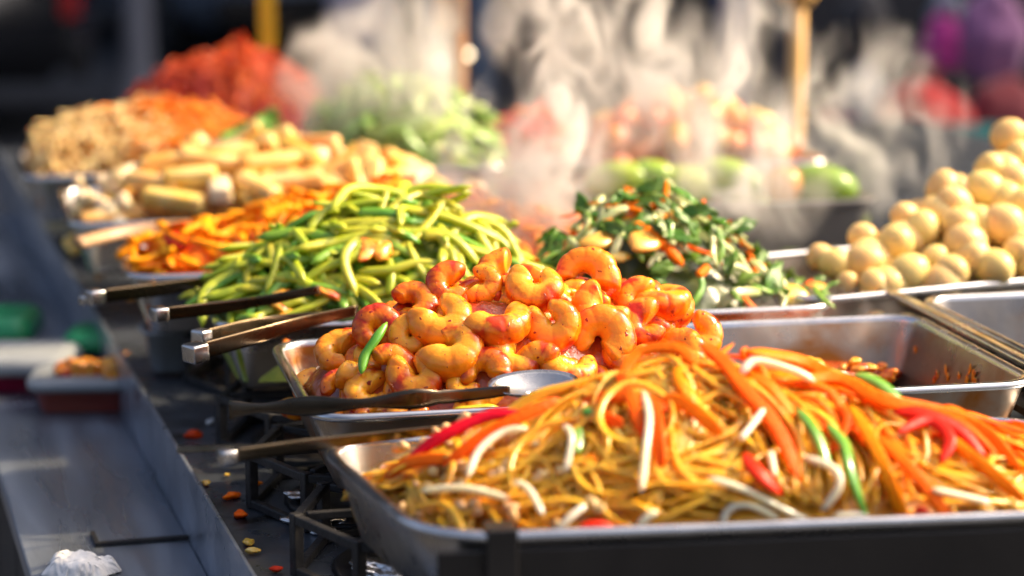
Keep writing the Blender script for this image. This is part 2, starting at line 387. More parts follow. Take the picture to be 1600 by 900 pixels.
# stall counter: stove top with lip, lower shelf, body ---------------------------------
CA = R_(16.0)
cu = Vector((math.cos(CA), math.sin(CA), 0)); cv = Vector((-math.sin(CA), math.cos(CA), 0))
lip0 = P(395, 900, STOVE)
ct = empty('food_stall_counter', (lip0.x, lip0.y, 0), CA); tag(ct, 'long dark steel cooking counter with raised lip and lower shelf along its left side', 'counter')
box('stove_top', (.0015, -.5, STOVE-.012), (1.75, 2.55, STOVE-.004), M['stove'], ct)
bm = bmesh.new(); bm_box(bm, (-.0035, -.5, SHELF-.03), (0, 2.55, STOVE+.006), .0008); from_bm('front_lip', bm, M['lip'], ct)
bm = bmesh.new(); bm_box(bm, (-.146, -.6, SHELF-.02), (-.0036, .86, SHELF), .002); bm_box(bm, (-.36, .8605, SHELF-.02), (-.0036, 2.2, SHELF), .002); from_bm('lower_shelf', bm, M['shelf'], ct)
box('cabinet', (.02, -.48, .02), (1.70, 2.5, STOVE-.0125), M['black'], ct)
bm = bmesh.new()
for k in range(9): bm_box(bm, (-.128, -.55+k*.3, .12), (-.113, -.27+k*.3, SHELF-.0215), .004)
from_bm('side_panel', bm, M['char'], ct)
bm = bmesh.new(); bm_box(bm, (-.085, .305, SHELF+.0005), (-.004, .311, SHELF+.004)); bm_box(bm, (-.085, .311, SHELF+.0005), (-.081, .345, SHELF+.004))
from_bm('shelf_seam', bm, M['iron'], ct)

# burner grates
def grate(c, label, rad=.115, rot=0, h=.049):
    t = empty('burner_grate', (c[0], c[1], STOVE-.004), rot); tag(t, label, 'burner grate', 'cast iron burner grates under the trays')
    ring = [Vector((rad*math.cos(R_(22.5+45*k)), rad*math.sin(R_(22.5+45*k)), 0)) for k in range(8)]
    def bar(a, b, w=.007):
        d = (b-a); m = Matrix.Translation(a) @ d.to_track_quat('X', 'Z').to_matrix().to_4x4()
        return (Vector((0, -w/2, -w/2)), Vector((d.length, w/2, w/2)), m)
    for nm, z in (('top_ring', h-.004), ('bottom_ring', .0042)):
        bm = bmesh.new()
        for k in range(8):
            a, b = ring[k]+Vector((0,0,z)), ring[(k+1) % 8]+Vector((0,0,z)); lo, hi, m = bar(a, b); bm_box(bm, lo, hi, .001, m)
        from_bm(nm, bm, M['iron'], t)
    for k in range(8):
        bm = bmesh.new(); bm_box(bm, ring[k]+Vector((-.0042,-.0042,.0005)), ring[k]+Vector((.0042,.0042,h+.0005)), .001); from_bm('leg', bm, M['iron'], t)
        bm = bmesh.new(); a = ring[k]*.93+Vector((0,0,h-.002)); b = ring[k]*.35+Vector((0,0,h-.002)); lo, hi, m = bar(a, b, .0062); bm_box(bm, lo, hi, .001, m); from_bm('finger', bm, M['iron'], t)
    V, F = lathe([(.088, .0008), (.084, .0035), (.06, .002), (.03, .002), (.03, .018), (.0, .02)], 28); link('burner_bowl', V, F, M['black'], t)
    return t
for (px, py, dx, lab) in ((421, 797, .105, 'black iron burner grate jutting out between the prawn tray and the noodle tray'),
                      (505, 905, .10, 'black iron burner grate half hidden under the front noodle tray'),
                      (380, 700, .10, 'black iron burner grate in the dark under the prawn tray spoon'),
                      (292, 600, .12, 'black iron burner grate in deep shade below the green bean tray')):
    p = P(px, py, STOVE); c = p + cu*dx + cv*.02; grate((c.x, c.y), lab, rot=CA+R_(20))

# ------------------------------------------------------------------ trays
dk = M['black']
T_noodle = Tray('serving_tray', -.052, 1.478, 8.0, .53, .25, .062, 'large steel tray nearest the front edge filled with fried noodles', body=M['tray'], r=.045, thv=20)
T_prawn = Tray('serving_tray', -.146, 1.790, 12, .578, .27, .062, 'long steel tray holding the orange prawns, right end nearly scraped empty', body=mat('stained_tray_steel', (.40,.33,.26), (.30,.24,.18), 25, .34, .9, bump=.05, bscale=120, rvar=.12, c3=(.30,.11,.02), c3_lo=.46, c3_hi=.66, c3scale=16))
T_bean = Tray('serving_tray', -.255, 2.125, 13, .275, .215, .06, 'steel tray heaped with green beans behind the prawns')
T_veg = Tray('serving_tray', .031, 2.165, 13, .275, .235, .06, 'steel tray of leafy stir fried greens between beans and eggs')
T_carrot = Tray('serving_tray', -.374, 2.370, 13, .53, .18, .06, 'steel tray of orange carrot sticks behind the green beans')
T_tofu = Tray('serving_tray', -.490, 2.690, 13, .50, .27, .06, 'steel tray of golden fried tofu sticks behind the carrots')
T_far = Tray('serving_tray', -.615, 3.06, 13, .33, .27, .06, 'farthest left steel tray under pale and orange shreds')
T_green = Tray('serving_tray', -.255, 3.115, 10, .25, .24, .06, 'bright steel tray under the steaming pale greens')
T_red = Tray('serving_tray', -.55, 3.44, 13, .30, .24, .06, 'steel tray in the back row under the red cabbage')
T_chilli = Tray('serving_tray', -.03, 3.20, 10, .14, .20, .05, 'small steel tray of red chillies near the wooden post')
T_tom = Tray('serving_tray', .125, 3.16, 10, .30, .24, .05, 'steel tray of orange cherry tomatoes hidden by steam')
T_lime = Tray('lime_box', .105, 2.80, 13, .34, .20, .10, 'dark grey plastic box of limes behind the leafy greens', body=mat('grey_box', (.10,.09,.085), (.13,.12,.11), 20, .5), rim=mat('grey_box_rim', (.16,.15,.145), None, rough=.45), cat='box')
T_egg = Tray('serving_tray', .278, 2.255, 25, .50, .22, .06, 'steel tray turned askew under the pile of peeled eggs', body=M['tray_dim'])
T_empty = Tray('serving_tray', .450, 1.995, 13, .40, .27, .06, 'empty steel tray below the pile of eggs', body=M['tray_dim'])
# black clip on the noodle tray's front rim
bm = bmesh.new(); bm_box(bm, (.034, -.0185, -.030), (.054, -.0150, .006), .001); bm_box(bm, (.034, -.0150, .0030), (.054, .004, .006), .0008); from_bm('rim_clip', bm, M['black'], T_noodle.obj)
bm = bmesh.new(); bm_box(bm, (.004, -.008, -.066), (.60, -.003, -.010), .001); from_bm('shade_skirt', bm, M['black'], T_noodle.obj)  # black sheet standing for the shade on the tray's front face
dkk = box('deck_strip', (.590, -.06, -.040), (.614, .355, -.034), M['steel'], None); dkk.location = T_prawn.o; dkk.rotation_euler = (0,0,T_prawn.th); tag(dkk, 'narrow steel deck strip filling the gap between the prawn tray and the empty tray', 'deck strip')
# steel rail between prawn tray and empty tray
V, F = sweep(catmull([T_prawn.w(.602, -.03, -.001), T_prawn.w(.602, .40, -.001)], 12), .013, .006, None, 8, 0, 5)
o = link('divider_rail', V, F, M['rim'], center=True); tag(o, 'polished steel divider rail running between the prawn tray and the empty tray', 'rail')

# ------------------------------------------------------------------ PRAWNS
H_prawn = Heap(T_prawn, .168, .130, .190, .135, .112, base=-.028, q=2.2, au2=.215, lump=.005, margin=.014)
H_prawn.core('chilli_sauce', M['sauce'], .013, 'dark red oily chilli sauce under the prawns', lump=.006, fr=70)
def prawn_mat(name, pale, orange, red, amount):
    m, nt, b = new_mat(name); N = nt.nodes.new; L = nt.links.new
    tc = N('ShaderNodeTexCoord'); oi = N('ShaderNodeObjectInfo'); at = N('ShaderNodeAttribute'); at.attribute_name = 'tint'
    ad = N('ShaderNodeVectorMath'); ad.operation = 'ADD'; ml = N('ShaderNodeMath'); ml.operation = 'MULTIPLY'; ml.inputs[1].default_value = 31
    L(oi.outputs['Random'], ml.inputs[0]); L(ml.outputs[0], ad.inputs[1]); L(tc.outputs['Object'], ad.inputs[0]); v = ad.outputs[0]
    def noise(sc, det=3, dist=0):
        n = N('ShaderNodeTexNoise'); n.inputs['Scale'].default_value = sc; n.inputs['Detail'].default_value = det; n.inputs['Distortion'].default_value = dist; L(v, n.inputs[0]); return n.outputs[0]
    def math_(op, a, bb, c=None):
        q = N('ShaderNodeMath'); q.operation = op
        for k, x in enumerate((a, bb, c)):
            if x is None: continue
            if isinstance(x, (int, float)): q.inputs[k].default_value = x
            else: L(x, q.inputs[k])
        return q.outputs[0]
    def rng(x, lo, hi):
        q = N('ShaderNodeMapRange'); q.inputs[1].default_value = lo; q.inputs[2].default_value = hi; L(x, q.inputs[0]); return q.outputs[0]
    def mix(f, a, bb):
        q = N('ShaderNodeMix'); q.data_type = 'RGBA'; L(f, q.inputs[0])
        for k, x in ((6, a), (7, bb)):
            if isinstance(x, tuple): q.inputs[k].default_value = (*x, 1)
            else: L(x, q.inputs[k])
        return q.outputs[2]
    t = math_('MULTIPLY_ADD', noise(45, 3), .9, math_('ADD', at.outputs['Fac'], -.45))
    t = math_('ADD', t, math_('MULTIPLY_ADD', oi.outputs['Random'], .3, -.15))
    col = mix(rng(t, .05, .85), pale, orange)
    sa = math_('ADD', noise(38, 4, .8), math_('MULTIPLY', at.outputs['Fac'], .16))
    sf = rng(sa, .70-amount, .86-amount); col = mix(sf, col, red)
    fl = rng(noise(170, 2), .675, .71); col = mix(fl, col, (.30, .02, .003))
    L(col, b.inputs['Base Color'])
    b.inputs['Roughness'].default_value = .33; b.inputs['Specular IOR Level'].default_value = .25
    b.inputs['Subsurface Weight'].default_value = .35; b.inputs['Subsurface Radius'].default_value = (1, .45, .1); b.inputs['Subsurface Scale'].default_value = .007
    b.inputs['Coat Weight'].default_value = .38; b.inputs['Coat Roughness'].default_value = .12
    bp = N('ShaderNodeBump'); bp.inputs['Strength'].default_value = .35; bp.inputs['Distance'].default_value = .0014
    L(math_('ADD', math_('MULTIPLY', noise(420, 2), .5), math_('ADD', noise(120, 3), fl)), bp.inputs['Height']); L(bp.outputs[0], b.inputs['Normal']); L(bp.outputs[0], b.inputs['Coat Normal'])
    return m
M['prawn2'] = prawn_mat('prawn_cooked', (.92,.42,.026), (.87,.23,.004), (.54,.040,.001), .115)
M['prawn2_red'] = prawn_mat('prawn_cooked_saucy', (.86,.30,.010), (.78,.14,.003), (.46,.022,.002), .19)
def prawn_mesh(seed, arc, R0, R1, tr, m):
    r = random.Random(seed); n, sd = 64, 20; V = []; F = []; T = []
    helix = r.uniform(-.005, .005); ph = r.uniform(0, 1)
    for i in range(n):
        t = i/(n-1); a = arc*t
        rad = R0+(R1-R0)*t
        c = Vector((rad*math.cos(a), rad*math.sin(a), helix*t))
        rd = Vector((math.cos(a), math.sin(a), 0)); zz = Vector((0, 0, 1))
        k = tr*(1.0-.12*t-.46*max(0, t-.35)**1.2)
        if t < .05: k *= .55+.45*(t/.05)**.5
        if t > .95: k *= max(.25, ((1-t)/.05)**.5)
        sg = (t*6.2+ph) % 1.0; groove = math.exp(-((sg-.5)/.10)**2) if .08 < t < .92 else 0
        gv = groove
        for s in range(sd):
            b = 2*math.pi*s/sd; cb, sb = math.cos(b), math.sin(b)
            kr = k*(1.06 if cb > 0 else .96)*(1-.065*gv*max(0, min(1, cb*.8+.5))); kz = k*(1.04+.05*math.cos(2*b))*(1-.045*gv*max(0, min(1, cb*.8+.5)))
            if cb > .90: kr *= 1-.10*(cb-.90)/.10*(1 if t < .7 else 0)        # slit along the back
            p = c+rd*(kr*cb)+zz*(kz*sb)
            d = (p-c); d = d.normalized() if d.length > 1e-6 else d
            V.append(p+d*(mnoise.noise(p*75+Vector((seed, 0, 0)))*.0008))
            T.append(max(0, min(1, .30+.36*cb+.26*groove*(1 if cb > -.3 else .4)+(.25 if cb > .95 else 0))))
    V.insert(0, Vector((R0, 0, 0))); V.append(Vector((R1*math.cos(arc), R1*math.sin(arc), helix))); T = [.15]+T+[.8]
    for s in range(sd):
        F.append((0, 1+(s+1) % sd, 1+s)); F.append((len(V)-1, 1+(n-1)*sd+s, 1+(n-1)*sd+(s+1) % sd))
    for i in range(n-1):
        for s in range(sd):
            s2 = (s+1) % sd; F.append((1+i*sd+s, 1+i*sd+s2, 1+(i+1)*sd+s2, 1+(i+1)*sd+s))
    o = proto('prawn', V, F, m)
    at = o.data.attributes.new('tint', 'FLOAT', 'POINT'); at.data.foreach_set('value', T)
    return o
PW, PR = M['prawn2'], M['prawn2_red']
prawns = [prawn_mesh(k, R_(a), R0, R1, tr, m) for k, (a, R0, R1, tr, m) in enumerate([(318,.0150,.0105,.0134,PW),(300,.0155,.0115,.0136,PW),(338,.0146,.0096,.0130,PW),(272,.0160,.0125,.0136,PW),(215,.0185,.0160,.0132,PW),
         (310,.0150,.0105,.0132,PR),(245,.0165,.0135,.0130,PR)])]
# (px, py, tilt from lying flat toward the viewer, roll, variant, scale, label)
HP = [(840,447,38,100,0,1.0,'round ring-curled prawn with a small hole, topmost in the middle of the heap'),
 (752,438,60,200,3,.72,'small prawn with a rounded cut end near the heap top, left of the ring-curled one'),
 (702,444,55,20,5,.82,'reddish prawn arching behind the small one on the left top of the heap'),
 (787,424,35,60,4,.82,'flat prawn half hidden at the very back of the heap crest'),
 (914,432,62,310,4,1.0,'wedge-shaped prawn standing up at the heap crest, right of the ring-curled one'),
 (1037,430,12,180,3,1.02,'flat orange prawn lying level on the right top of the heap'),
 (1048,476,62,95,0,1.0,'plump prawn curled toward the viewer just under the level one on the right'),
 (1000,466,50,20,1,.78,'small prawn tucked behind the right shoulder of the heap'),
 (690,492,48,150,1,1.06,'big hooked prawn with a raised tail on the left side of the heap'),
 (640,475,40,250,6,.90,'prawn whose thin tail sticks up at the left shoulder of the heap'),
 (777,494,22,190,4,1.05,'crescent prawn lying sideways below the ring-curled one'),
 (868,503,64,120,2,1.02,'tightly rolled prawn with a red sauce smear in the middle of the heap'),
 (946,481,45,80,3,1.0,'smooth orange prawn back below the wedge-shaped one'),
 (937,526,72,265,1,1.12,'large arched prawn facing the viewer in the right centre of the heap'),
 (706,544,40,170,0,1.10,'fat glossy prawn under the big hooked one'),
 (807,549,46,75,1,.98,'squat prawn with two dark nicks in the lower middle of the heap'),
 (1010,506,58,30,5,.9,'rough saucy prawn between the arched one and the plump right one'),
 (1092,517,66,140,1,.95,'prawn at the right edge of the heap beside the carrot strips'),
 (586,514,66,300,5,.90,'dark red saucy prawn on the left edge above the green bean tip'),
 (640,524,62,40,2,.74,'small pale prawn under the tail of the big hooked one'),
 (548,566,24,200,4,.92,'broad flat prawn low on the left side of the heap'),
 (528,548,30,20,3,.82,'bright prawn resting at the tray back wall on the left'),
 (604,578,60,230,6,.95,'dark folded prawn just right of the green bean tip'),
 (652,586,56,110,2,1.0,'knobbly prawn low in the heap above the spoon handle'),
 (755,583,55,320,6,.85,'bright red sauce-coated prawn low in the middle of the heap'),
 (726,600,40,60,1,.58,'tiny round prawn just above the spoon handle'),
 (842,574,64,10,3,.80,'prawn end peeking out above the spoon bowl'),
 (892,566,30,150,4,.86,'slim prawn lying behind the spoon bowl'),
 (490,605,30,60,2,.78,'chunky prawn at the left front corner of its tray'),
 (468,582,20,160,3,.66,'small prawn lying against the sauce-stained left wall'),
 (526,606,52,250,5,.72,'saucy little prawn left of the knobbly one'),
 (575,612,35,20,1,.80,'flat curled prawn just behind the wavy spoon handle'),
 (640,648,42,90,2,.76,'round prawn below the spoon handle at the front rim'),
 (700,648,36,200,4,.72,'half prawn in sauce below the middle of the spoon handle'),
 (762,640,28,30,3,.74,'pale prawn below the spoon handle near the spoon bowl'),
 (586,652,30,300,6,.74,'red prawn squeezed in the front left corner under the spoon'),
 (540,655,25,100,5,.64,'smallest saucy prawn at the front rim corner'),
 (985,552,50,60,0,.85,'prawn behind the carrot tops, left one'),
 (1062,548,55,250,1,.9,'prawn behind the tall carrot tops, right one')]
EYE = CO
for k, (px, py, tilt, roll, v, sc, lab) in enumerate(HP):
    p = H_prawn.hit(px, py); tov = (EYE-p); tov.z = 0; tov.normalize()
    yaw = R_(rnd.uniform(-14, 14)); side = Matrix.Rotation(yaw, 3, 'Z') @ tov
    n = (Vector((0, 0, 1))*math.cos(R_(tilt))+side*math.sin(R_(tilt))).normalized()
    q = p - (H_prawn.n(p.x, p.y)*.002)
    # roll measured so that 90 puts the gap at the top
    xax = Vector((0, 0, 1)).cross(n)
    xax = Vector((1, 0, 0)) if xax.length < .05 else xax.normalized()
    yax = n.cross(xax); B = Matrix((xax, yax, n)).transposed()
    o = put(prawns[v], 'prawn', q, B @ Matrix.Rotation(R_(roll+22), 3, 'Z'), sc*.98, lab, 'prawn', 'orange prawns heaped in the long steel tray')
for k in range(110):
    p = H_prawn.rand(.97); nn = H_prawn.n(p.x, p.y)
    o = put(prawns[rnd.choice((0,1,2,3,5,5,6,6))], 'prawn', p-nn*rnd.uniform(.013, .022), align(nn+Vector((rnd.uniform(-.7,.7), rnd.uniform(-.7,.7), 0)), rnd.uniform(0, 6.28)), rnd.uniform(.62, .85),
            'chilli-coated prawn mostly buried under the others in the heap', 'prawn', 'buried prawns of the heap')
# scraped leftovers on the tray floor at the right
H_left = Heap(T_prawn, .41, .14, .10, .12, .030, base=-.055, q=1.2, lump=.010)
bits = []
def lump_mesh(name, seed, r, m, amp=.35, fr=60, sub=3, sc=(1,1,1)):
    bm = bmesh.new(); bmesh.ops.create_icosphere(bm, subdivisions=sub, radius=r)
    for v in bm.verts:
        k = 1+amp*mnoise.noise(v.co*fr+Vector((seed*3.7, 0, seed))); v.co = Vector((v.co.x*k*sc[0], v.co.y*k*sc[1], v.co.z*k*sc[2]))
    me = bpy.data.meshes.new(name); bm.to_mesh(me); bm.free(); me.polygons.foreach_set('use_smooth', [True]*len(me.polygons)); me.materials.append(m)
    return bpy.data.objects.new(name, me)
scrap = lump_mesh('sauce_residue', 3, .075, M['sauce'], .5, 26, 5, (1.2,.85,.22))
put(scrap, 'sauce_residue', P(1290, 572, RIM-.050), Matrix.Rotation(R_(20), 3, 'Z'), 1, 'clot of orange chilli sauce left in the scraped end of the prawn tray', 'sauce')
smb = [lump_mesh('prawn_scrap', s, .008, M['prawn'], .6, 120, 3, (1.3,.9,.7)) for s in range(4)]
for k in range(44):
    p = P(rnd.gauss(1300, 65), rnd.uniform(545, 600), RIM-.044); u, v = T_prawn.loc(p)
    if not (.03 < u < T_prawn.L-.03 and .03 < v < T_prawn.W-.03): continue
    p.z = RIM-.054+max(0, .022-((p.x-P(1290,572,RIM-.05).x)/.075)**2*.022)
    put(smb[k % 4], 'prawn_scrap', p, align((rnd.uniform(-.4,.4), rnd.uniform(-.4,.4), 1), rnd.uniform(0,6)), rnd.uniform(.4, 1.2), 'small orange scrap left on the bare end of the prawn tray', 'food scrap', 'scraps in the emptied end of the prawn tray')
for k in range(12):
    z = -rnd.uniform(.010, .040); off = .0012+(-z/.028)*.0076 if z > -.028 else .0088+(-z-.028)/.022*.0064
    v = rnd.uniform(.09, .235); o = put(smb[k % 4], 'sauce_splash', T_prawn.w(T_prawn.L-off-.0005, v, z), (Matrix((T_prawn.v, Vector((0,0,1)), -T_prawn.u)).transposed()) @ Matrix.Rotation(rnd.uniform(-.5,.5), 3, 'Z'), (.28, .9*rnd.uniform(.5,1.1), .18), 'orange sauce splash stuck on the right end wall of the prawn tray', 'splash', 'sauce splashes on the prawn tray wall')
# chilli flakes dripping at the left wall
for k in range(16):
    px = 448+rnd.uniform(-3, 5)+(8 if k > 10 else 0); py = 533+k*4.3
    p = P(px, py, RIM-.012-.0012*k)
    put(smb[k % 4], 'chilli_flake', p, align((0,-.6,1), rnd.uniform(0,6)), rnd.uniform(.25,.42), 'red chilli flake in a drip down the left wall of the prawn tray', 'chilli flake', 'chilli flakes dripping down the prawn tray wall').data = smb[k % 4].data
gb = [H_prawn.hit(*q)+Vector((0,-.012,.010)) for q in ((566,598),(572,570),(588,545),(606,518))]
V, F = sweep(catmull(gb, 16), .009, .007, None, 8, .25); o = link('green_bean', V, F, M['bean_dark'], center=True); tag(o, 'single dark green bean standing among the prawns', 'green bean')
gb = [H_prawn.hit(*q)+Vector((0,-.006,.008)) for q in ((706,655),(740,652),(778,648))]
V, F = sweep(catmull(gb, 12), .011, .006, None, 8, .2); o = link('green_bean', V, F, M['bean'], center=True); tag(o, 'pale bean piece lying below the spoon at the prawn tray front rim', 'green bean')

# ------------------------------------------------------------------ NOODLES
H_nd = Heap(T_noodle, .209, .122, .205, .145, .084, base=-.011, q=1.25, au2=.33, lump=.0035, margin=.006)
M['noodle_core'] = mat('noodle_mass', (.66,.33,.025), (.52,.21,.012), 40, .35, 0, .3, (1,.5,.15), .008, coat=.2, bump=.5, bscale=90)
H_nd.core('noodle_mass', M['noodle_core'], .011, 'tangled golden noodles packed below the surface of the front tray', lump=.004, fr=90)
V = []; F = []
def add(vf):
    o = len(V); V.extend(vf[0]); F.extend(tuple(i+o for i in f) for f in vf[1])
for k in range(1500):
    p = H_nd.rand(1.25); a = None; pts = []; nr = []
    n = rnd.randint(20, 44); ph = rnd.uniform(0, 6.28); loop = rnd.random() < .07; lk = rnd.uniform(.12, .24); base = rnd.uniform(-.004, .006) if k % 45 else .010; fq = rnd.uniform(.15, .35); off = rnd.gauss(0, .5); da = 0
    x, y = p.x, p.y
    for i in range(n):
        f = mnoise.noise(Vector((x*9, y*9, 1.7+(k % 3)*2.2)))*4.2+(k % 3)*.9+off
        if a is None: a = f
        if loop: a += lk+.08*math.sin(i*.7+ph)
        else: a += max(-.28, min(.28, (f-a)*.25))
        x, y = x+.0050*math.cos(a), y+.0050*math.sin(a)
        if not H_nd.inside(x, y): break
        e = math.sin(math.pi*min(1, (i+.5)/n))
        lift = base + .0025*math.sin(ph+fq*i)-.010*(1-e**.5)+(.006*e*e if loop else 0)
        pts.append(Vector((x, y, H_nd.h(x, y)+lift))); nr.append(H_nd.n(x, y))
    if len(pts) < 8: continue
    wd = rnd.uniform(.0040, .0070)
    add(sweep(pts, wd, wd*.34, nr, 6, .12, 2.6, rnd.uniform(-1.5, 1.5)))
o = link('rice_noodles', V, F, M['noodle'], center=True); tag(o, 'glossy golden stir fried rice noodles heaped in the front tray', None, None, 'stuff')
LIFT = [0]
def strip_on(heap, name, pix, w, h, m, lab, cat, group, lift=.007, power=2.6, taper=.22, n=18, twist=None, sides=8):
    LIFT[0] += 1
    l = lift + .0012*(LIFT[0] % 4)
    pts = []; nr = []
    for q in pix:
        p = heap.hit(*q, l); pts.append(p)
    pts[0] = pts[0]-Vector((0,0,.004)); pts[-1] = pts[-1]-Vector((0,0,.005))
    pts = catmull(pts, n); nr = [(heap.n(p.x, p.y)*.6+Vector((0, -.45, .1))) for p in pts]
    V, F = sweep(pts, w, h, nr, sides, taper, power, rnd.uniform(-.7, .7) if twist is None else twist)
    o = link(name, V, F, m, center=True); tag(o, lab, cat, group); return o
GC = 'carrot strips on the noodles'; GS = 'bean sprouts on the noodles'; GP = 'red pepper strips on the noodles'; GO = 'spring onion pieces on the noodles'
for w, pix, lab in (
 (.0105, ((1092,517),(1130,565),(1167,612),(1215,672),(1250,741)), 'broad carrot strip falling from the noodle heap top down its front'),
 (.0085, ((1160,524),(1171,557)), 'short carrot stub at the very top of the noodle heap'),
 (.0100, ((1167,540),(1250,564),(1311,583)), 'carrot strip lying along the ridge behind the white curved sprout'),
 (.0110, ((1162,578),(1204,606),(1241,643)), 'wide short carrot strip just under the heap crest'),
 (.0100, ((1227,592),(1307,590),(1377,625),(1470,645),(1540,676),(1600,727)), 'longest carrot strip sweeping down the right side of the noodles'),
 (.0085, ((1330,625),(1358,681),(1386,741),(1423,825)), 'carrot strip hanging straight down to the front rim, left one of a pair'),
 (.0085, ((1372,671),(1414,723),(1460,779),(1498,825)), 'carrot strip hanging down to the front rim, right one of a pair'),
 (.0080, ((1470,662),(1507,704),(1554,741),(1604,774)), 'thin carrot strip running off toward the right front corner'),
 (.0085, ((909,616),(977,619),(1045,630)), 'carrot strip lying level behind the upright white sprout'),
 (.0080, ((966,575),(984,616),(1005,672)), 'carrot strip hanging just left of the upright white sprout'),
 (.0095, ((1020,620),(1027,672),(1034,719)), 'carrot strip hanging just right of the upright white sprout'),
 (.0100, ((1030,616),(1073,633),(1130,668)), 'carrot strip slanting right from the upright white sprout'),
 (.0080, ((931,637),(973,653)), 'short dark carrot piece left of the upright white sprout'),
 (.0090, ((600,738),(643,722),(714,704)), 'carrot strip at the left end of the noodle tray'),
 (.0085, ((692,719),(749,687),(820,648),(875,612)), 'carrot strip lying just under the long red pepper strip'),
 (.0070, ((913,722),(930,700)), 'tiny orange carrot crumb on the front of the noodles'),
 (.0085, ((1085,560),(1060,545),(1000,550),(968,580)), 'carrot strip arched over the left crest of the noodles'),
 (.0080, ((1440,640),(1500,660),(1560,700)), 'carrot strip resting under the long red pepper on the right')):
    strip_on(H_nd, 'carrot_strip', pix, w*1.0, w*.45, M['carrot'], lab, 'carrot strip', GC, .013, 5, .16, sides=12)
for w, pix, lab in (
 (.0095, ((634,712),(689,683),(760,651),(815,633)), 'long red pepper strip lying on the left edge of the noodles'),
 (.0090, ((895,825),(938,825),(982,840)), 'red pepper strip low at the front rim'),
 (.0095, ((1162,699),(1185,741),(1222,760)), 'hooked red pepper strip in the middle of the noodles'),
 (.0100, ((1395,634),(1446,648),(1498,671),(1540,704)), 'bright red pepper strip on the right slope of the noodles'),
 (.0080, ((1400,667),(1451,657),(1484,685),(1470,713)), 'curled red pepper strip on the right slope'),
 (.0090, ((1432,783),(1460,816)), 'dark red pepper bit between the two hanging carrot strips')):
    strip_on(H_nd, 'pepper_strip', pix, w*1.15, w*.5, M['pepper'], lab, 'red pepper strip', GP, .014, 2.6, .25)
for w, pix, lab in (
 (.0080, ((1260,562),(1325,581)), 'thin spring onion piece on the ridge of the noodles'),
 (.0105, ((1335,576),(1372,599),(1414,625)), 'thick bright spring onion piece on the right ridge of the noodles'),
 (.0085, ((1246,629),(1274,676),(1297,722)), 'spring onion blade in the middle right of the noodles'),
 (.0080, ((1292,653),(1320,695),(1330,741),(1358,806)), 'long spring onion blade hanging down toward the front rim'),
 (.0070, ((910,632),(930,634)), 'green onion bit near the level carrot strip'),
 (.0080, ((905,658),(902,697)), 'yellow-green onion piece on the left slope of the noodles')):
    strip_on(H_nd, 'spring_onion', pix, w, w*.5, M['onion_green'], lab, 'spring onion', GO, .014, 2.4, .2)
for w, pix, lab in (
 (.0075, ((824,660),(785,676),(749,704),(730,736)), 'curved white bean sprout on the left slope of the noodles'),
 (.0068, ((881,655),(893,683),(884,726)), 'short hooked bean sprout left of the upright one'),
 (.0078, ((1005,601),(1014,651),(1009,704),(1002,758)), 'tall upright white bean sprout in the middle of the noodles'),
 (.0075, ((657,758),(724,763),(795,767)), 'level bean sprout at the left front of the noodles'),
 (.0062, ((803,743),(827,765),(849,793)), 'small bean sprout crossing right of the level one'),
 (.0072, ((916,779),(884,815),(849,847)), 'slanting bean sprout near the black rim clip'),
 (.0078, ((1027,788),(1002,818),(984,847)), 'bean sprout leaning on the front rim beside the red pepper'),
 (.0070, ((1195,629),(1157,676)), 'short bean sprout under the wide carrot strip'),
 (.0088, ((1157,575),(1181,564),(1237,578),(1274,585)), 'curved white bean sprout on the very ridge of the noodles'),
 (.0080, ((1255,704),(1302,732),(1311,760),(1283,788)), 'hook-shaped bean sprout beside the long spring onion blade'),
 (.0070, ((1106,737),(1162,765),(1237,802),(1311,825)), 'long thin bean sprout slanting down to the front rim'),
 (.0080, ((1129,839),(1134,802),(1167,788),(1223,802)), 'arched bean sprout at the front rim'),
 (.0078, ((1157,816),(1195,844)), 'bean sprout inside the arched one at the rim'),
 (.0080, ((1302,797),(1349,807),(1395,830)), 'bean sprout lying at the rim left of the hanging carrots'),
 (.0068, ((1456,755),(1549,774)), 'bean sprout at the right end of the noodles'),
 (.0062, ((1204,695),(1211,732)), 'pale bean sprout beside the hooked red pepper')):
    strip_on(H_nd, 'bean_sprout', pix, w*.70, w*.62, M['sprout'], lab, 'bean sprout', GS, .016, 2, .10)
def straight(w, h, L, bend, seed, power=2.4, taper=.15, sides=8, n=12):
    r = random.Random(seed)
    pts = catmull([Vector((-L/2, 0, 0)), Vector((-L/6, bend*r.uniform(.4, 1), r.uniform(-.2,.2)*bend)), Vector((L/6, bend*r.uniform(.4, 1), r.uniform(-.2,.2)*bend)), Vector((L/2, 0, 0))], n)
    return sweep(pts, w, h, None, sides, taper, power, r.uniform(-.6, .6))
cs = [proto('carrot_strip', *straight(.0075, .0036, L, b, k, 3), M['carrot']) for k, (L, b) in enumerate(((.07,.01),(.05,.006),(.09,.018),(.06,-.01)))]
for k in range(115):
    for _ in range(50):
        p = H_nd.rand(1.0); u, v = T_noodle.loc(p)
        if u > .15 and v > max(.05, .24-u*.65): break
    put(cs[k % len(cs)], 'carrot_strip', p+Vector((0,0,rnd.uniform(.003,.011))), align(H_nd.n(p.x,p.y), rnd.gauss(-.9,.7), rnd.uniform(-.2,.2)), rnd.uniform(.7,1.1), 'carrot strip half sunk among the noodles', 'carrot strip', 'sunken carrot strips in the noodles')
ss = [proto('bean_sprout', *straight(.0062, .0056, L, b, k+9, 2), M['sprout']) for k, (L, b) in enumerate(((.05,.012),(.04,.02),(.06,.006)))]
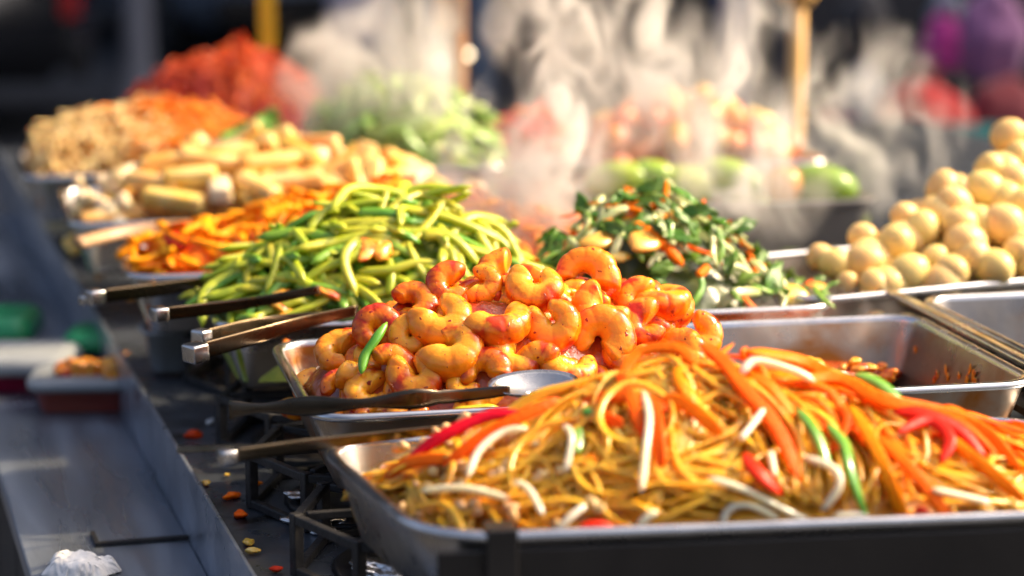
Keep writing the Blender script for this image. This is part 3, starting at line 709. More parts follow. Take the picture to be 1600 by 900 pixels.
for k in range(9):
    p = H_nd.rand(1.0); put(ss[k % len(ss)], 'bean_sprout', p+Vector((0,0,.001)), align(H_nd.n(p.x,p.y), rnd.uniform(0,6.28), rnd.uniform(-.2,.2)), rnd.uniform(.6,.9), 'bean sprout half sunk among the noodles', 'bean sprout', 'sunken bean sprouts in the noodles')
pn = [lump_mesh('chopped_peanut', s+20, .0042, M['peanut'], .6, 220, 2, (1.2,.9,.8)) for s in range(4)]
for k in range(60):
    p = H_nd.hit(rnd.gauss(760, 70), rnd.gauss(745, 45)); p = p+H_nd.n(p.x,p.y)*.004
    if not H_nd.inside(p.x, p.y): continue
    put(pn[k % 4], 'chopped_peanut', p, align((rnd.uniform(-1,1), rnd.uniform(-1,1), .6), rnd.uniform(0,6)), rnd.uniform(.6,1.25), 'crumb of chopped peanut on the left slope of the noodles', 'peanut', 'chopped peanuts on the noodles')

# ------------------------------------------------------------------ GREEN BEANS
H_bn = Heap(T_bean, .165, .105, .215, .135, .105, base=-.012, q=1.5, lump=.006, margin=.008)
H_bn.core('bean_mass', mat('bean_mass', (.28,.30,.02), (.15,.22,.015), 50, .4, 0, .2, (.6,1,.2), .005, coat=.2, bump=.5, bscale=90), .012, 'cut green beans packed below the surface of their tray')
GB = 'beans on top of the bean heap'
for dark, w, pix, lab in (
 (1,.0120,((558,326),(600,333),(640,333)),'short thick dark green bean on the crest of the heap'),
 (0,.0085,((598,328),(633,311),(661,292)),'light green bean tip pointing up from the crest'),
 (0,.0110,((520,345),(583,347),(653,345)),'straight yellow-green bean lying level under the crest'),
 (0,.0085,((521,355),(583,361),(653,365)),'second level yellow-green bean just below the straight one'),
 (0,.0105,((631,322),(683,335),(733,352),(785,369)),'long pale bean sliding down the right side of the crest'),
 (1,.0100,((588,352),(608,380),(633,393),(655,397)),'dark green bean bent like a hook in the middle of the heap'),
 (0,.0100,((550,363),(563,383),(550,403),(508,418),(460,440)),'yellow-green bean curving down in an S across the heap'),
 (1,.0110,((458,439),(510,452),(560,467),(616,489)),'long green bean slanting down toward the prawns'),
 (1,.0120,((505,463),(543,482),(582,502)),'thick dark green bean just above the tongs tip'),
 (0,.0100,((558,418),(607,422),(653,411),(700,408)),'light bean lying level above the prawns'),
 (0,.0080,((487,373),(500,393),(509,412)),'short pale bean standing in the left middle of the heap'),
 (0,.0100,((398,405),(427,380),(460,366),(502,356)),'pale bean along the upper left outline of the heap'),
 (0,.0085,((349,446),(383,415),(418,386),(455,371)),'thin bean along the lower left outline of the heap'),
 (0,.0090,((389,446),(387,424),(412,411),(450,409)),'looped yellow-green bean on the left slope'),
 (1,.0090,((405,484),(427,453),(455,423)),'dark green bean leaning up the left slope'),
 (0,.0090,((387,433),(435,437),(456,430)),'short level bean beside the looped one'),
 (0,.0100,((296,459),(325,455),(360,463)),'bean lying at the left end of the tray'),
 (0,.0100,((328,471),(365,474),(395,473)),'bean behind the single tong arm at the left end'),
 (1,.0090,((340,493),(375,497),(414,485)),'green bean under the single tong arm'),
 (0,.0095,((347,504),(386,502),(412,490),(434,472)),'bean curving along the front rim of the bean tray'),
 (0,.0105,((436,477),(467,470),(504,480)),'light bean just above the pair of tongs'),
 (1,.0130,((448,520),(473,517),(500,513)),'thick green bean under the pair of tongs at the front rim'),
 (0,.0100,((640,480),(690,470),(650,455),(620,452)),'bent bean right beside the prawn tails'),
 (0,.0095,((690,372),(705,395),(712,425)),'pale bean hanging down the right side of the heap'),
 (0,.0100,((660,362),(690,372),(700,400)),'arched pale bean on the upper right of the heap')):
    strip_on(H_bn, 'green_bean', pix, w*.88, w*.60, M['bean_dark'] if dark else M['bean'], lab, 'green bean', GB, .008, 2.2, .10)
bs = [proto('green_bean', *straight(.0094, .0062, L, b, k+30, 2.6, .1), M['bean_dark'] if k % 4 == 0 else M['bean']) for k, (L, b) in enumerate(((.10,.016),(.085,.010),(.12,.036),(.09,-.024),(.07,.018),(.11,.008)))]
for k in range(200):
    p = H_bn.rand(1.05); nn = H_bn.n(p.x,p.y)
    put(bs[k % len(bs)], 'green_bean', p+nn*rnd.uniform(-.006,.004), align(nn+Vector((rnd.uniform(-.25,.25), rnd.uniform(-.25,.25), 0)), rnd.gauss(.2,.9)+(math.pi if k%2 else 0), rnd.uniform(-.2,.2)), rnd.uniform(.75,1.1), 'cut green bean lying within the tangled bean heap', 'green bean', 'beans within the bean heap')
for k, (px, py) in enumerate(((585,398),(600,404),(575,402),(440,470),(436,488),(450,500),(520,470),(478,512),(505,462))):
    p = H_bn.hit(px, py); put(smb[k % 4], 'carrot_bit', p+H_bn.n(p.x,p.y)*.009, align((.3,-.4,.6), rnd.uniform(0,6)), (1.0,.6,.5) if k > 2 else (1.5,1,.8), 'orange carrot bit caught in the green beans', 'carrot bit', 'carrot bits among the green beans')

# ------------------------------------------------------------------ CARROT TRAY
H_ct = Heap(T_carrot, .27, .09, .33, .12, .085, base=-.022, q=1.7, lump=.008, margin=.010)
H_ct.core('carrot_mass', mat('carrot_mass', (.75,.22,.006), (.6,.14,.004), 50, .4, 0, .3, (1,.4,.1), .006, coat=.2, bump=.5, bscale=90), .012, 'cut carrots packed below the surface of their tray')
cc = [proto('carrot_stick', *straight(w, w*.7, L, b, k+50, 3, .1), M['carrot_soft']) for k, (w, L, b) in enumerate(((.0085,.05,.010),(.010,.04,.006),(.008,.06,.016),(.009,.045,-.010),(.012,.035,.003)))]
for k in range(240):
    p = H_ct.rand(1.05); nn = H_ct.n(p.x,p.y)
    put(cc[k % len(cc)], 'carrot_stick', p+nn*rnd.uniform(-.004,.007), align(nn+Vector((rnd.uniform(-.6,.6), rnd.uniform(-.6,.6), 0)), rnd.uniform(0,6.28)), rnd.uniform(.8,1.2), 'soft orange carrot stick in the heap behind the green beans', 'carrot stick', 'carrot sticks in their tray')
o = strip_on(H_ct, 'pepper_piece', ((252,378),(272,374),(292,382)), .022, .008, M['pepper'], 'red pepper piece lying on the left end of the carrot sticks', 'red pepper', None, .012, 3)

# ------------------------------------------------------------------ TOFU
H_tf = Heap(T_tofu, .235, .14, .27, .16, .092, base=-.022, q=1.9, lump=.008, margin=.012)
H_tf.core('tofu_mass', mat('tofu_mass', (.46,.22,.05), (.34,.15,.03), 40, .5, 0, .2, SSW, .006, bump=.4, bscale=90), .018, 'fried tofu packed below the surface of its tray')
tf = []
for k, (w, h, L) in enumerate(((.024,.020,.062),(.022,.020,.075),(.026,.022,.045),(.02,.018,.06))):
    bm = bmesh.new(); bm_box(bm, (-L/2,-w/2,-h/2), (L/2,w/2,h/2), .006, None, 3)
    for v in bm.verts: v.co += v.co.normalized()*.0012*mnoise.noise(v.co*90+Vector((k*5,0,0)))
    me = bpy.data.meshes.new('tofu_stick'); bm.to_mesh(me); bm.free(); me.polygons.foreach_set('use_smooth', [True]*len(me.polygons)); me.materials.append(M['tofu_white'] if k == 2 else M['tofu'])
    tf.append(bpy.data.objects.new('tofu_stick', me))
for k, (px, py, yaw, v, lab) in enumerate(((240,295,150,1,'long tofu stick slanting down on the left of its heap'),(272,320,165,1,'long tofu stick lying low over the front rim'),(300,284,5,0,'thick pale-topped tofu stick in the middle of its heap'),
        (330,262,170,1,'long tofu stick near the top of its heap'),(360,250,20,0,'tofu stick crossing the crest of its heap'),(420,262,30,1,'tofu stick on the right of its heap, bright glint at its end'),(455,290,20,1,'pale long tofu stick low on the right of its heap'),
        (200,285,60,2,'stubby tofu piece on the left shoulder of its heap'),(345,305,100,2,'stubby tofu piece at the front of its heap'),(400,300,140,0,'tofu stick behind the carrot tips'),(265,262,10,0,'tofu stick at the upper left of its heap'))):
    p = H_tf.hit(px, py); nn = H_tf.n(p.x,p.y); put(tf[v], 'tofu_stick', p+nn*.008, align(nn*.5+Vector((0,0,.6)), R_(yaw)), 1.0, lab, 'tofu', 'fried tofu sticks in their tray')
for k in range(64):
    p = H_tf.rand(1.0); nn = H_tf.n(p.x,p.y)
    put(tf[k % len(tf)], 'tofu_stick', p+nn*rnd.uniform(-.012,.003), align(nn+Vector((rnd.uniform(-.6,.6), rnd.uniform(-.6,.6), 0)), rnd.uniform(0,6.28)), rnd.uniform(.75,1.0), 'golden fried tofu stick within the heap behind the carrots', 'tofu', 'fried tofu sticks within the heap')
tw = lump_mesh('tofu_cube', 77, .010, M['tofu_white'], .3, 90, 3)
for k in range(16):
    p = H_tf.hit(rnd.uniform(122,205), rnd.uniform(290,345)); put(tw, 'tofu_cube', p+H_tf.n(p.x,p.y)*.008, align((rnd.uniform(-1,1),rnd.uniform(-1,1),1), rnd.uniform(0,6)), rnd.uniform(.7,1.05), 'small pale tofu cube at the left end of the tofu tray', 'tofu', 'pale tofu cubes at the tray end')

# ------------------------------------------------------------------ FAR TRAYS
def shreds(heap, name, m, n, lab, test=lambda u, v: True, w=.004, base=(-.004,.008), step=.006):
    global V, F
    V = []; F = []
    for k in range(n):
        for _ in range(60):
            p = heap.rand(1.1); u, v = heap.t.loc(p)
            if test(u, v): break
        a = rnd.uniform(0,6.28); pts = []; da = rnd.gauss(0,.2); b = rnd.uniform(*base); x, y = p.x, p.y; sl = rnd.gauss(0,.0012)
        for i in range(rnd.randint(6,11)):
            x += step*math.cos(a); y += step*math.sin(a); a += da
            if not heap.inside(x, y): break
            pts.append(Vector((x, y, heap.h(x,y)+b+sl*i)))
        if len(pts) > 3: add(sweep(pts, w, w*.8, None, 5, .1, 2))
    o = link(name, V, F, m, center=True); tag(o, lab, None, None, 'stuff'); return o
H_fr = Heap(T_far, .175, .14, .235, .16, .086, base=-.016, q=1.6, lump=.010, margin=.006)
H_fr.core('shred_mass', mat('shred_mass', (.60,.30,.05), (.45,.18,.02), 20, .5), .008, 'shredded vegetables packed below the surface of the farthest left tray')
shreds(H_fr, 'pale_shreds', M['shred'], 330, 'pale noodle-like shreds on the left half of the far tray', lambda u, v: u+v*.3 < .17+rnd.gauss(0,.018), base=(-.002,.014))
shreds(H_fr, 'orange_shreds', M['orange_shred'], 330, 'orange carrot shreds on the right half of the far tray', lambda u, v: u+v*.3 > .17+rnd.gauss(0,.018), base=(-.002,.010))
H_rd = Heap(T_red, .17, .12, .20, .16, .115, base=-.01, q=1.7, lump=.012, margin=.006)
H_rd.core('cabbage_mass', mat('cabbage_mass', (.36,.03,.02), (.48,.06,.015), 12, .5), .008, 'red shredded cabbage packed below the surface of the back tray')
shreds(H_rd, 'red_shreds', M['cabbage'], 420, 'red and orange shredded cabbage mounded in the back tray', base=(-.002,.014))
H_gr = Heap(T_green, .12, .12, .19, .15, .105, base=-.012, q=1.7, lump=.012, margin=.004)
H_gr.core('greens_mass', M['lettuce'], .010, 'pale chopped greens packed below the surface of their tray')
def leaf_mesh(L, w, seed, m, curl=.3):
    r = random.Random(seed); V = []; F = []; nu, nv = 9, 5
    for i in range(nu):
        t = i/(nu-1); ww = w*math.sin(math.pi*(t*.86+.10))**.8
        for j in range(nv):
            s = j/(nv-1)*2-1
            z = curl*L*(.35*math.sin(t*2.4)+.25*s*s*math.sin(t*5+seed))+.0025*math.sin(t*17+s*5+seed)
            V.append(Vector(((t-.5)*L, s*ww/2, z)))
    for i in range(nu-1):
        for j in range(nv-1): F.append((i*nv+j, i*nv+j+1, (i+1)*nv+j+1, (i+1)*nv+j))
    # thickness
    k = len(V); V += [v-Vector((0,0,.0009)) for v in V]; F += [tuple(reversed([i+k for i in f])) for f in F]
    ring = [j for j in range(nv)]+[i*nv+nv-1 for i in range(1,nu)]+[(nu-1)*nv+j for j in range(nv-2,-1,-1)]+[i*nv for i in range(nu-2,0,-1)]
    for a in range(len(ring)): b = (a+1) % len(ring); F.append((ring[b], ring[a], ring[a]+k, ring[b]+k))
    return proto('leaf', V, F, m)
pl = [leaf_mesh(L, w, k, M['lettuce'], .35) for k, (L, w) in enumerate(((.05,.025),(.04,.03),(.06,.02),(.045,.022)))]
for k in range(120):
    p = H_gr.rand(1.05); nn = H_gr.n(p.x,p.y)
    put(pl[k % len(pl)], 'lettuce_leaf', p+nn*rnd.uniform(-.002,.008), align(nn+Vector((rnd.uniform(-.8,.8), rnd.uniform(-.8,.8), 0)), rnd.uniform(0,6.28)), rnd.uniform(.8,1.2), 'pale green chopped leaf in the steaming mound behind the tofu', 'leaf', 'pale leaves in the steaming mound')
hl = [leaf_mesh(L, w, k+40, M['onion_green'], .4) for k, (L, w) in enumerate(((.05,.022),(.04,.026)))]
for k in range(26):
    px = rnd.uniform(352, 432); py = 238-(px-352)*.62+rnd.uniform(-14, 14)
    p = D(px, py, 3.12+rnd.uniform(-.03,.05)); 
    put(hl[k % len(hl)], 'herb_leaf', p, align((rnd.uniform(-.8,.8), rnd.uniform(-.8,.2), .8), rnd.uniform(0,6.28)), rnd.uniform(.7,1.1), 'bright green herb leaf between the orange shreds and the pale greens', 'herb', 'herb leaves between the two far trays')
# herb bunch rests on a small mound
hm = lump_mesh('herb_bunch', 5, .045, M['leaf'], .35, 40, 4, (1.0,.7,.8)); put(hm, 'herb_bunch', D(392,222,3.16)+Vector((0,0,-.012)), Matrix.Rotation(R_(-25),3,'Y'), 1, 'bright green bunch of herbs between the orange shreds and pale greens', 'herb')
# chillies
chl = []
for k in range(3):
    pts = catmull([Vector((-.03,0,0)), Vector((-.01,.006,0)), Vector((.012,.005,.002)), Vector((.034,-.002,0))], 14)
    V0, F0 = sweep(pts, .014, .014, None, 8, .1, 2, wfun=lambda u: 1-.75*u); chl.append(proto('red_chilli', V0, F0, M['pepper'] if k else M['carrot']))
H_ch = Heap(T_chilli, .07, .09, .09, .12, .065, base=-.012, q=1.7, lump=.004, margin=.004)
H_ch.core('chilli_mass', M['sauce'], .008, 'red chillies packed below the surface of their small tray')
for k in range(34):
    p = H_ch.rand(1); nn = H_ch.n(p.x,p.y); put(chl[k % 3], 'red_chilli', p+nn*rnd.uniform(0,.008), align(nn+Vector((rnd.uniform(-.5,.5), rnd.uniform(-.5,.5), 0)), rnd.uniform(0,6.28)), rnd.uniform(.8,1.1), 'shiny red chilli in the small tray near the wooden post', 'chilli', 'red chillies in their small tray')
# tomatoes, limes
tm = lump_mesh('cherry_tomato', 9, .020, M['tomato'], .04, 40, 3)
H_tm = Heap(T_tom, .13, .12, .17, .14, .085, base=-.005, q=1.6, lump=.004, margin=.01)
H_tm.core('tomato_mass', mat('tomato_mass', (.5,.14,.02), None, rough=.5), .016, 'cherry tomatoes packed below the surface of their tray')
for k in range(60):
    p = H_tm.rand(1.02); put(tm, 'cherry_tomato', p, align((rnd.uniform(-1,1),rnd.uniform(-1,1),1), 0), rnd.uniform(.7,1.05), 'orange cherry tomato in the steamed-over tray behind the limes', 'tomato', 'orange cherry tomatoes in the back tray')
lmb = lump_mesh('lime', 15, .030, M['lime'], .05, 30, 4, (1.45,1,.85))
for k, (px, py, s, lab) in enumerate(((965,284,.98,'dull green lime at the left end of the grey box'),(1062,296,1.15,'biggest lime, bright yellow-green, in the grey box'),(1155,292,.85,'yellowish lime right of the biggest one'),
        (1285,290,1.0,'green lime with a bright glint at the right end of the grey box'),(1130,276,.9,'dark lime behind the yellowish one'),(1010,276,.8,'lime behind the biggest one on its left'))):
    p = D(px, py, 2.90); put(lmb, 'lime', p, Matrix.Rotation(rnd.uniform(-.4,.4),3,'Z') @ Matrix.Rotation(rnd.uniform(-.2,.2),3,'Y'), s, lab, 'lime', 'limes in the grey box')
put(tm, 'orange_tomato', D(1224,290,2.89), Matrix.Identity(3), 1.25, 'single orange tomato between the limes in the grey box', 'tomato'); put(tm, 'orange_tomato', D(1118,300,2.92), Matrix.Identity(3), .9, 'small orange tomato peeking out right of the biggest lime', 'tomato')
H_lm = Heap(T_lime, .17, .10, .3, .2, .02, base=-.03, q=2, lump=.01, margin=.01)
H_lm.core('lime_mass', mat('lime_mass', (.10,.16,.02), (.2,.26,.04), 20, .5), .004, 'limes packed below the surface of the grey box')

# ------------------------------------------------------------------ LEAFY VEG
H_vg = Heap(T_veg, .125, .115, .150, .130, .108, base=-.022, q=1.6, lump=.008, margin=.010)
H_vg.core('greens_mass', mat('veg_mass', (.04,.07,.012), (.09,.11,.02), 60, .4, 0, 0, coat=.3, bump=.5, bscale=90), .014, 'cooked greens packed below the surface of their tray')
vl = [leaf_mesh(L, w, k+80, M['leaf'], .45) for k, (L, w) in enumerate(((.045,.016),(.038,.014),(.05,.018),(.03,.016),(.045,.010)))]
for k in range(80):
    p = H_vg.rand(1.0); u, v = T_veg.loc(p); nn = H_vg.n(p.x,p.y)
    if u < .11 and rnd.random() < .5: continue
    put(vl[k % len(vl)], 'leaf', p+nn*rnd.uniform(-.002,.012), align(nn+Vector((rnd.uniform(-1,1), rnd.uniform(-1,1), 0)), rnd.uniform(0,6.28), rnd.uniform(-.5,.5)), rnd.uniform(.6,1.05), 'dark green wilted leaf in the leafy tray behind the prawns', 'leaf', 'dark leaves in the leafy tray')
for px, py, yaw, lab in ((1022,312,20,'dark pointed leaf on the crest of the leafy heap'),(1155,352,40,'dark leaf tip sticking up at the right of the leafy heap'),(915,342,100,'curled leaf at the left shoulder of the leafy heap'),(1090,350,0,'broad dark leaf on the right crest of the leafy heap')):
    p = H_vg.hit(px, py); put(vl[1], 'leaf', p+Vector((0,-.01,.012)), align((rnd.uniform(-.5,.5), -.8, .5), R_(yaw)), 1, lab, 'leaf', 'leaves on top of the leafy heap')
for m, nm, cat, w, pix, lab in (
 ('stem','pale_stem','stem',.012,((905,402),(920,375),(936,352)),'pale leek stem at the left edge of the leafy heap'),
 ('stem','pale_stem','stem',.009,((951,418),(962,388),(974,352)),'pale upright stem left of the big carrot strip'),
 ('stem','pale_stem','stem',.009,((930,350),(962,330),(985,318)),'pale stem lying along the upper left of the leafy heap'),
 ('carrot','carrot_strip','carrot strip',.012,((982,342),(1010,362),(1040,385),(1068,408)),'big carrot strip slanting across the leafy heap'),
 ('carrot','carrot_strip','carrot strip',.009,((1090,425),(1108,408)),'short carrot strip in the right of the leafy heap'),
 ('carrot','carrot_strip','carrot strip',.007,((1152,440),(1165,470),(1190,486)),'thin curled carrot strip at the front of the leafy tray'),
 ('stem','pale_stem','stem',.010,((1120,476),(1150,458),(1190,448)),'yellow-green stem lying at the front of the leafy tray'),
 ('stem','pale_stem','stem',.010,((1172,400),(1188,420),(1206,435)),'pale stem hanging at the right end of the leafy heap'),
 ('stem','pale_stem','stem',.008,((1126,412),(1150,415),(1175,420)),'light stem level on the right of the leafy heap'),
 ('stem','pale_stem','stem',.008,((1045,360),(1062,378),(1076,388)),'yellow-green stem beside the big carrot strip'),
 ('carrot','carrot_strip','carrot strip',.010,((940,345),(960,340)),'short orange strip at the top left of the leafy heap')):
    strip_on(H_vg, nm, pix, w, w*.6, M[m], lab, cat, None, .012, 2.6, .15)
vs_ = [proto('pale_stem', *straight(.0075, .005, L, b, k+70, 2.4, .1), M['stem' if k != 1 else 'onion_green']) for k, (L, b) in enumerate(((.06,.008),(.045,.012),(.05,-.006)))]
for k in range(85):
    p = H_vg.rand(1.0); nn = H_vg.n(p.x,p.y)
    put(vs_[k % 3], 'pale_stem', p+nn*rnd.uniform(.0,.010), align(nn+Vector((rnd.uniform(-.6,.6), rnd.uniform(-.6,.6), 0)), rnd.uniform(0,6.28)), rnd.uniform(.6,1.05), 'thin stem tangled among the leaves of the leafy tray', 'stem', 'stems in the leafy tray')
for k in range(48):
    p = H_vg.rand(1.0); nn = H_vg.n(p.x,p.y)
    put(cs[k % 4], 'carrot_strip', p+nn*rnd.uniform(.0,.010), align(nn+Vector((rnd.uniform(-.6,.6), rnd.uniform(-.6,.6), 0)), rnd.uniform(0,6.28)), rnd.uniform(.4,.8), 'thin carrot strip tangled among the leaves of the leafy tray', 'carrot strip', 'carrot strips in the leafy tray')
cq = [lump_mesh('squash_piece', s+60, .013, M['corn'], .5, 70, 3, (1.4,.9,.40)) for s in range(3)]
for k, (px, py, s, lab) in enumerate(((1006,388,1.15,'yellow squash piece below the big carrot strip'),(940,386,1.0,'yellow squash piece at the left of the leafy heap'),(1052,348,.6,'small squash piece on the crest of the leafy heap'),(970,412,.6,'small orange squash piece just above the prawns'),(1220,470,1.0,'pale squash piece at the front right of the leafy tray'))):
    p = H_vg.hit(px, py); put(cq[k % 3], 'squash_piece', p+H_vg.n(p.x,p.y)*.010, align((rnd.uniform(-.5,.5),-.5,.8), rnd.uniform(0,6)), s, lab, 'squash', None)
for k in range(14):
    p = H_vg.hit(rnd.uniform(1190,1310), rnd.uniform(440,478)); put((vl[3], cq[0], bs[4], cs[1])[k % 4], ('leaf','squash_piece','green_bean','carrot_strip')[k % 4], p+Vector((0,0,.004)), align((rnd.uniform(-.5,.5),-.2,.8), rnd.uniform(0,6)), .55,
        ('small green leaf bit on the right floor of the leafy tray','small squash bit on the right floor of the leafy tray','small bean bit on the right floor of the leafy tray','small carrot bit on the right floor of the leafy tray')[k % 4], ('leaf','squash','green bean','carrot strip')[k % 4], 'loose bits in the right end of the leafy tray')

# ------------------------------------------------------------------ EGGS
def egg_mesh(seed):
    bm = bmesh.new(); bmesh.ops.create_uvsphere(bm, u_segments=28, v_segments=18, radius=1)
    for v in bm.verts:
        z = v.co.z; k = 1-.10*z; v.co = Vector((v.co.x*k, v.co.y*k, z*1.10))
        v.co *= 1+.012*mnoise.noise(v.co*1.6+Vector((seed*9,0,0)))
    me = bpy.data.meshes.new('peeled_egg'); bm.to_mesh(me); bm.free(); me.polygons.foreach_set('use_smooth', [True]*len(me.polygons)); me.materials.append(M['egg'])
    return bpy.data.objects.new('peeled_egg', me)
em = [egg_mesh(k) for k in range(4)]
H_eg = Heap(T_egg, .43, .15, .41, .20, .165, base=.0, q=1.0, lump=.0, margin=.0)
E = [(1283,403,22,'leftmost egg at the back of the pile foot'),(1307,415,26,'egg at the left foot of the pile, second from its left end'),(1350,372,23,'small egg on the left ridge of the pile'),(1353,412,30,'big egg just right of the left foot of the pile'),
 (1402,382,31,'large egg above the single front one on the left slope'),(1415,340,24,'egg on the left ridge below the first step up'),(1443,358,27,'egg leaning between the left ridge and the middle of the pile'),
 (1477,297,29,'egg at the second step of the left ridge'),(1492,323,31,'egg just below the second step of the ridge'),(1500,354,29,'egg behind the one with a ring mark'),(1512,383,33,'egg with a round ring mark facing the viewer'),
 (1423,429,32,'whole front egg resting on the tray rim at the left'),(1487,428,30,'front egg on the rim below the ring-marked one'),(1463,403,20,'small egg wedged between two front eggs'),(1540,297,30,'egg in the upper middle of the pile'),
 (1550,266,26,'egg below the topmost one on its left'),(1586,282,26,'egg near the right picture edge below the top'),(1570,352,33,'big egg right of the ring-marked one'),(1600,317,24,'egg cut by the right picture edge, middle of the pile'),
 (1557,422,32,'front egg on the rim right of the ring-marked one'),(1592,395,23,'small egg above the front right one'),(1367,446,25,'egg low on the rim at the left foot'),(1324,442,17,'tiny egg showing just over the rim at the left'),
 (1578,213,27,'topmost egg of the pile'),(1592,244,22,'egg right under the topmost one'),(1607,416,24,'front egg cut by the right picture edge')]
for k, (px, py, r, lab) in enumerate(E):
    p = H_eg.hit(px, py); d = p.y; rr = r*d/FPX*1.04
    put(em[k % 4], 'peeled_egg', p+Vector((0, rr*.4, 0)), align((rnd.uniform(-1,1), rnd.uniform(-1,.6), rnd.uniform(.1,1)), rnd.uniform(0,6)), rr/1.03, lab, 'egg', 'peeled eggs piled in the skewed tray')
ok = []
for k in range(900):
    p = H_eg.rand(1.2); nn = H_eg.n(p.x, p.y); q = p-nn*(.012, .012, .034, .060)[k % 4]; q.z = max(q.z, RIM-.04)
    u, v = T_egg.loc(q)
    if u < .04+v*1.0 or u > .45 or any((q-z).length < .037 for z in ok): continue
    dd = q-CO; dp = dd.dot(FW); qx = 800+FPX*dd.x/dp; qy = 450-FPX*dd.dot(UP)/dp
    if qy-33 < np.interp(qx, (1200,1265,1400,1477,1550,1600,1900), (420,395,330,272,235,182,150)): continue      # keep the pile's slope
    ok.append(q)
    put(em[k % 4], 'peeled_egg', q, align((rnd.uniform(-1,1), rnd.uniform(-1,1), rnd.uniform(.1,1)), 0), rnd.uniform(.0200,.0220), 'peeled egg within the pile behind the front ones', 'egg', 'eggs within the pile')

# ------------------------------------------------------------------ UTENSILS
def arm(pts, w, th, nrm, m, name, parent, wf=None, n=30, power=5):
    pp = catmull(pts, n); V, F = sweep(pp, w, th, [nrm]*n, 12, .0, power, 0, wfun=wf); return link(name, V, F, m, parent)
def cap(p, d, w, L, m, parent):
    q = d.to_track_quat('X', 'Z').to_matrix().to_4x4(); q.translation = p
    bm = bmesh.new(); bm_box(bm, (-L*.9, -L*.55, -w/2), (L*.1, L*.55, w/2), .0022, q, 3); return from_bm('end_cap', bm, m, parent, True)
def tong(label, arms, name='serving_tongs', cat='tongs'):
    t = empty(name, (0,0,0)); tag(t, label, cat, 'serving tools laid across the trays')
    c = arms[0][0][0].copy(); t.location = c
    for pts, w in arms:
        pts = [p-c for p in pts]; w *= .78
        arm(pts, w, .0030, (0,-1,-.12), M['utensil'], 'arm', t, lambda u: 1-.55*max(0,u-.35))
        cap(pts[0], pts[1]-pts[0], w*1.06, w*1.15, M['steel'], t)
    return t
tong('steel tong arm with a square end reaching into the green beans', [([P(258,490,RIM+.020), P(330,482,RIM+.020), P(410,470,RIM+.024), P(500,452,RIM+.034)], .0155)], 'serving_spoon', 'spoon')
tong('pair of steel tongs with square ends pointing at the thick green beans', [([P(316,548,RIM+.012), P(390,528,RIM+.016), P(470,505,RIM+.020), P(560,484,RIM+.026)], .0185), ([P(322,524,RIM+.012), P(380,510,RIM+.012), P(440,500,RIM+.012), P(520,492,RIM+.014)], .0150)])
tong('brown reflecting tongs resting below the carrot tray', [([P(158,463,RIM+.008), P(250,452,RIM+.008), P(330,440,RIM+.010), P(430,428,RIM+.012)], .0175), ([P(140,468,RIM+.004), P(220,458,RIM+.004), P(290,448,RIM+.006)], .012)])
ws = empty('wooden_spatula', P(122,380,RIM+.012)); tag(ws, 'pale wooden spatula handle lying across the tofu and carrot trays', 'spatula', 'serving tools laid across the trays')
c = ws.location
arm([P(122,380,RIM+.012)-c, P(180,366,RIM+.012)-c, P(250,356,RIM+.014)-c, P(330,352,RIM+.018)-c], .014, .008, (0,-.9,.4), mat('pale_wood', (.46,.27,.13), (.36,.2,.09), 30, .45, stretch=(.2,1,1)), 'handle', ws, None, power=3)
# wavy spoon in the prawn tray
sp = empty('serving_spoon', P(365,640,RIM+.012)); tag(sp, 'long steel spoon with a wavy dark handle lying over the prawn tray front', 'spoon', 'serving tools laid across the trays'); c = sp.location
def wav(u): return .74+.26*math.cos(u*2*math.pi*3.1+.6)*(1 if u < .72 else .2)-1.2*max(0, u-.75)
hp = [P(358,641,RIM+.012)-c, P(440,636,RIM+.014)-c, P(540,632,RIM+.016)-c, P(640,624,RIM+.018)-c, P(720,618,RIM+.016)-c, P(797,610,RIM+.019)-c]
arm(hp, .0155, .0034, (.05,-.95,.12), mat('dark_spoon_steel', (.10,.08,.06), (.05,.04,.03), 30, .22, 1, rvar=.08), 'handle', sp, wav, 60, 4)
bc = P(836,604,RIM+.018)-c; V = []; F = []; nr, ns = 8, 32
for side in (0, 1):
    for i in range(nr):
        k = (i+1)/nr
        for s in range(ns):
            a = 2*math.pi*s/ns; z = -.010*(1-k*k)-(.0014 if side else 0)
            V.append(bc+Vector((.034*k*math.cos(a)*(1.06 if math.cos(a) < 0 else .98), .0215*k*math.sin(a)+.034*k*math.cos(a)*.10, z+.004)))
for side in (0, 1):
    o0 = side*nr*ns
    for i in range(nr-1):
        for s in range(ns):
            f = (o0+i*ns+s, o0+i*ns+(s+1) % ns, o0+(i+1)*ns+(s+1) % ns, o0+(i+1)*ns+s); F.append(f if not side else f[::-1])
    f = tuple(o0+s for s in range(ns)); F.append(f if not side else f[::-1])
e = (nr-1)*ns
for s in range(ns): F.append((e+s, e+(s+1) % ns, nr*ns+e+(s+1) % ns, nr*ns+e+s))
tl = Matrix.Rotation(R_(13), 3, 'X'); V = [bc+tl @ (v-bc) for v in V]
link('bowl', V, F, M['steel'], sp)
# blurred tongs in the noodle tray
nt_ = tong('blurred steel tongs lying between the prawn tray and the noodle tray', [([P(365,712,RIM+.010), P(470,697,RIM+.011), P(580,684,RIM+.012), P(720,668,RIM+.014)], .0130)])
arm([P(278,703,RIM+.006)-nt_.location, P(340,701,RIM+.008)-nt_.location, P(420,700,RIM+.009)-nt_.location], .005, .004, (0,-.9,.4), M['utensil'], 'hang_hook', nt_, None)
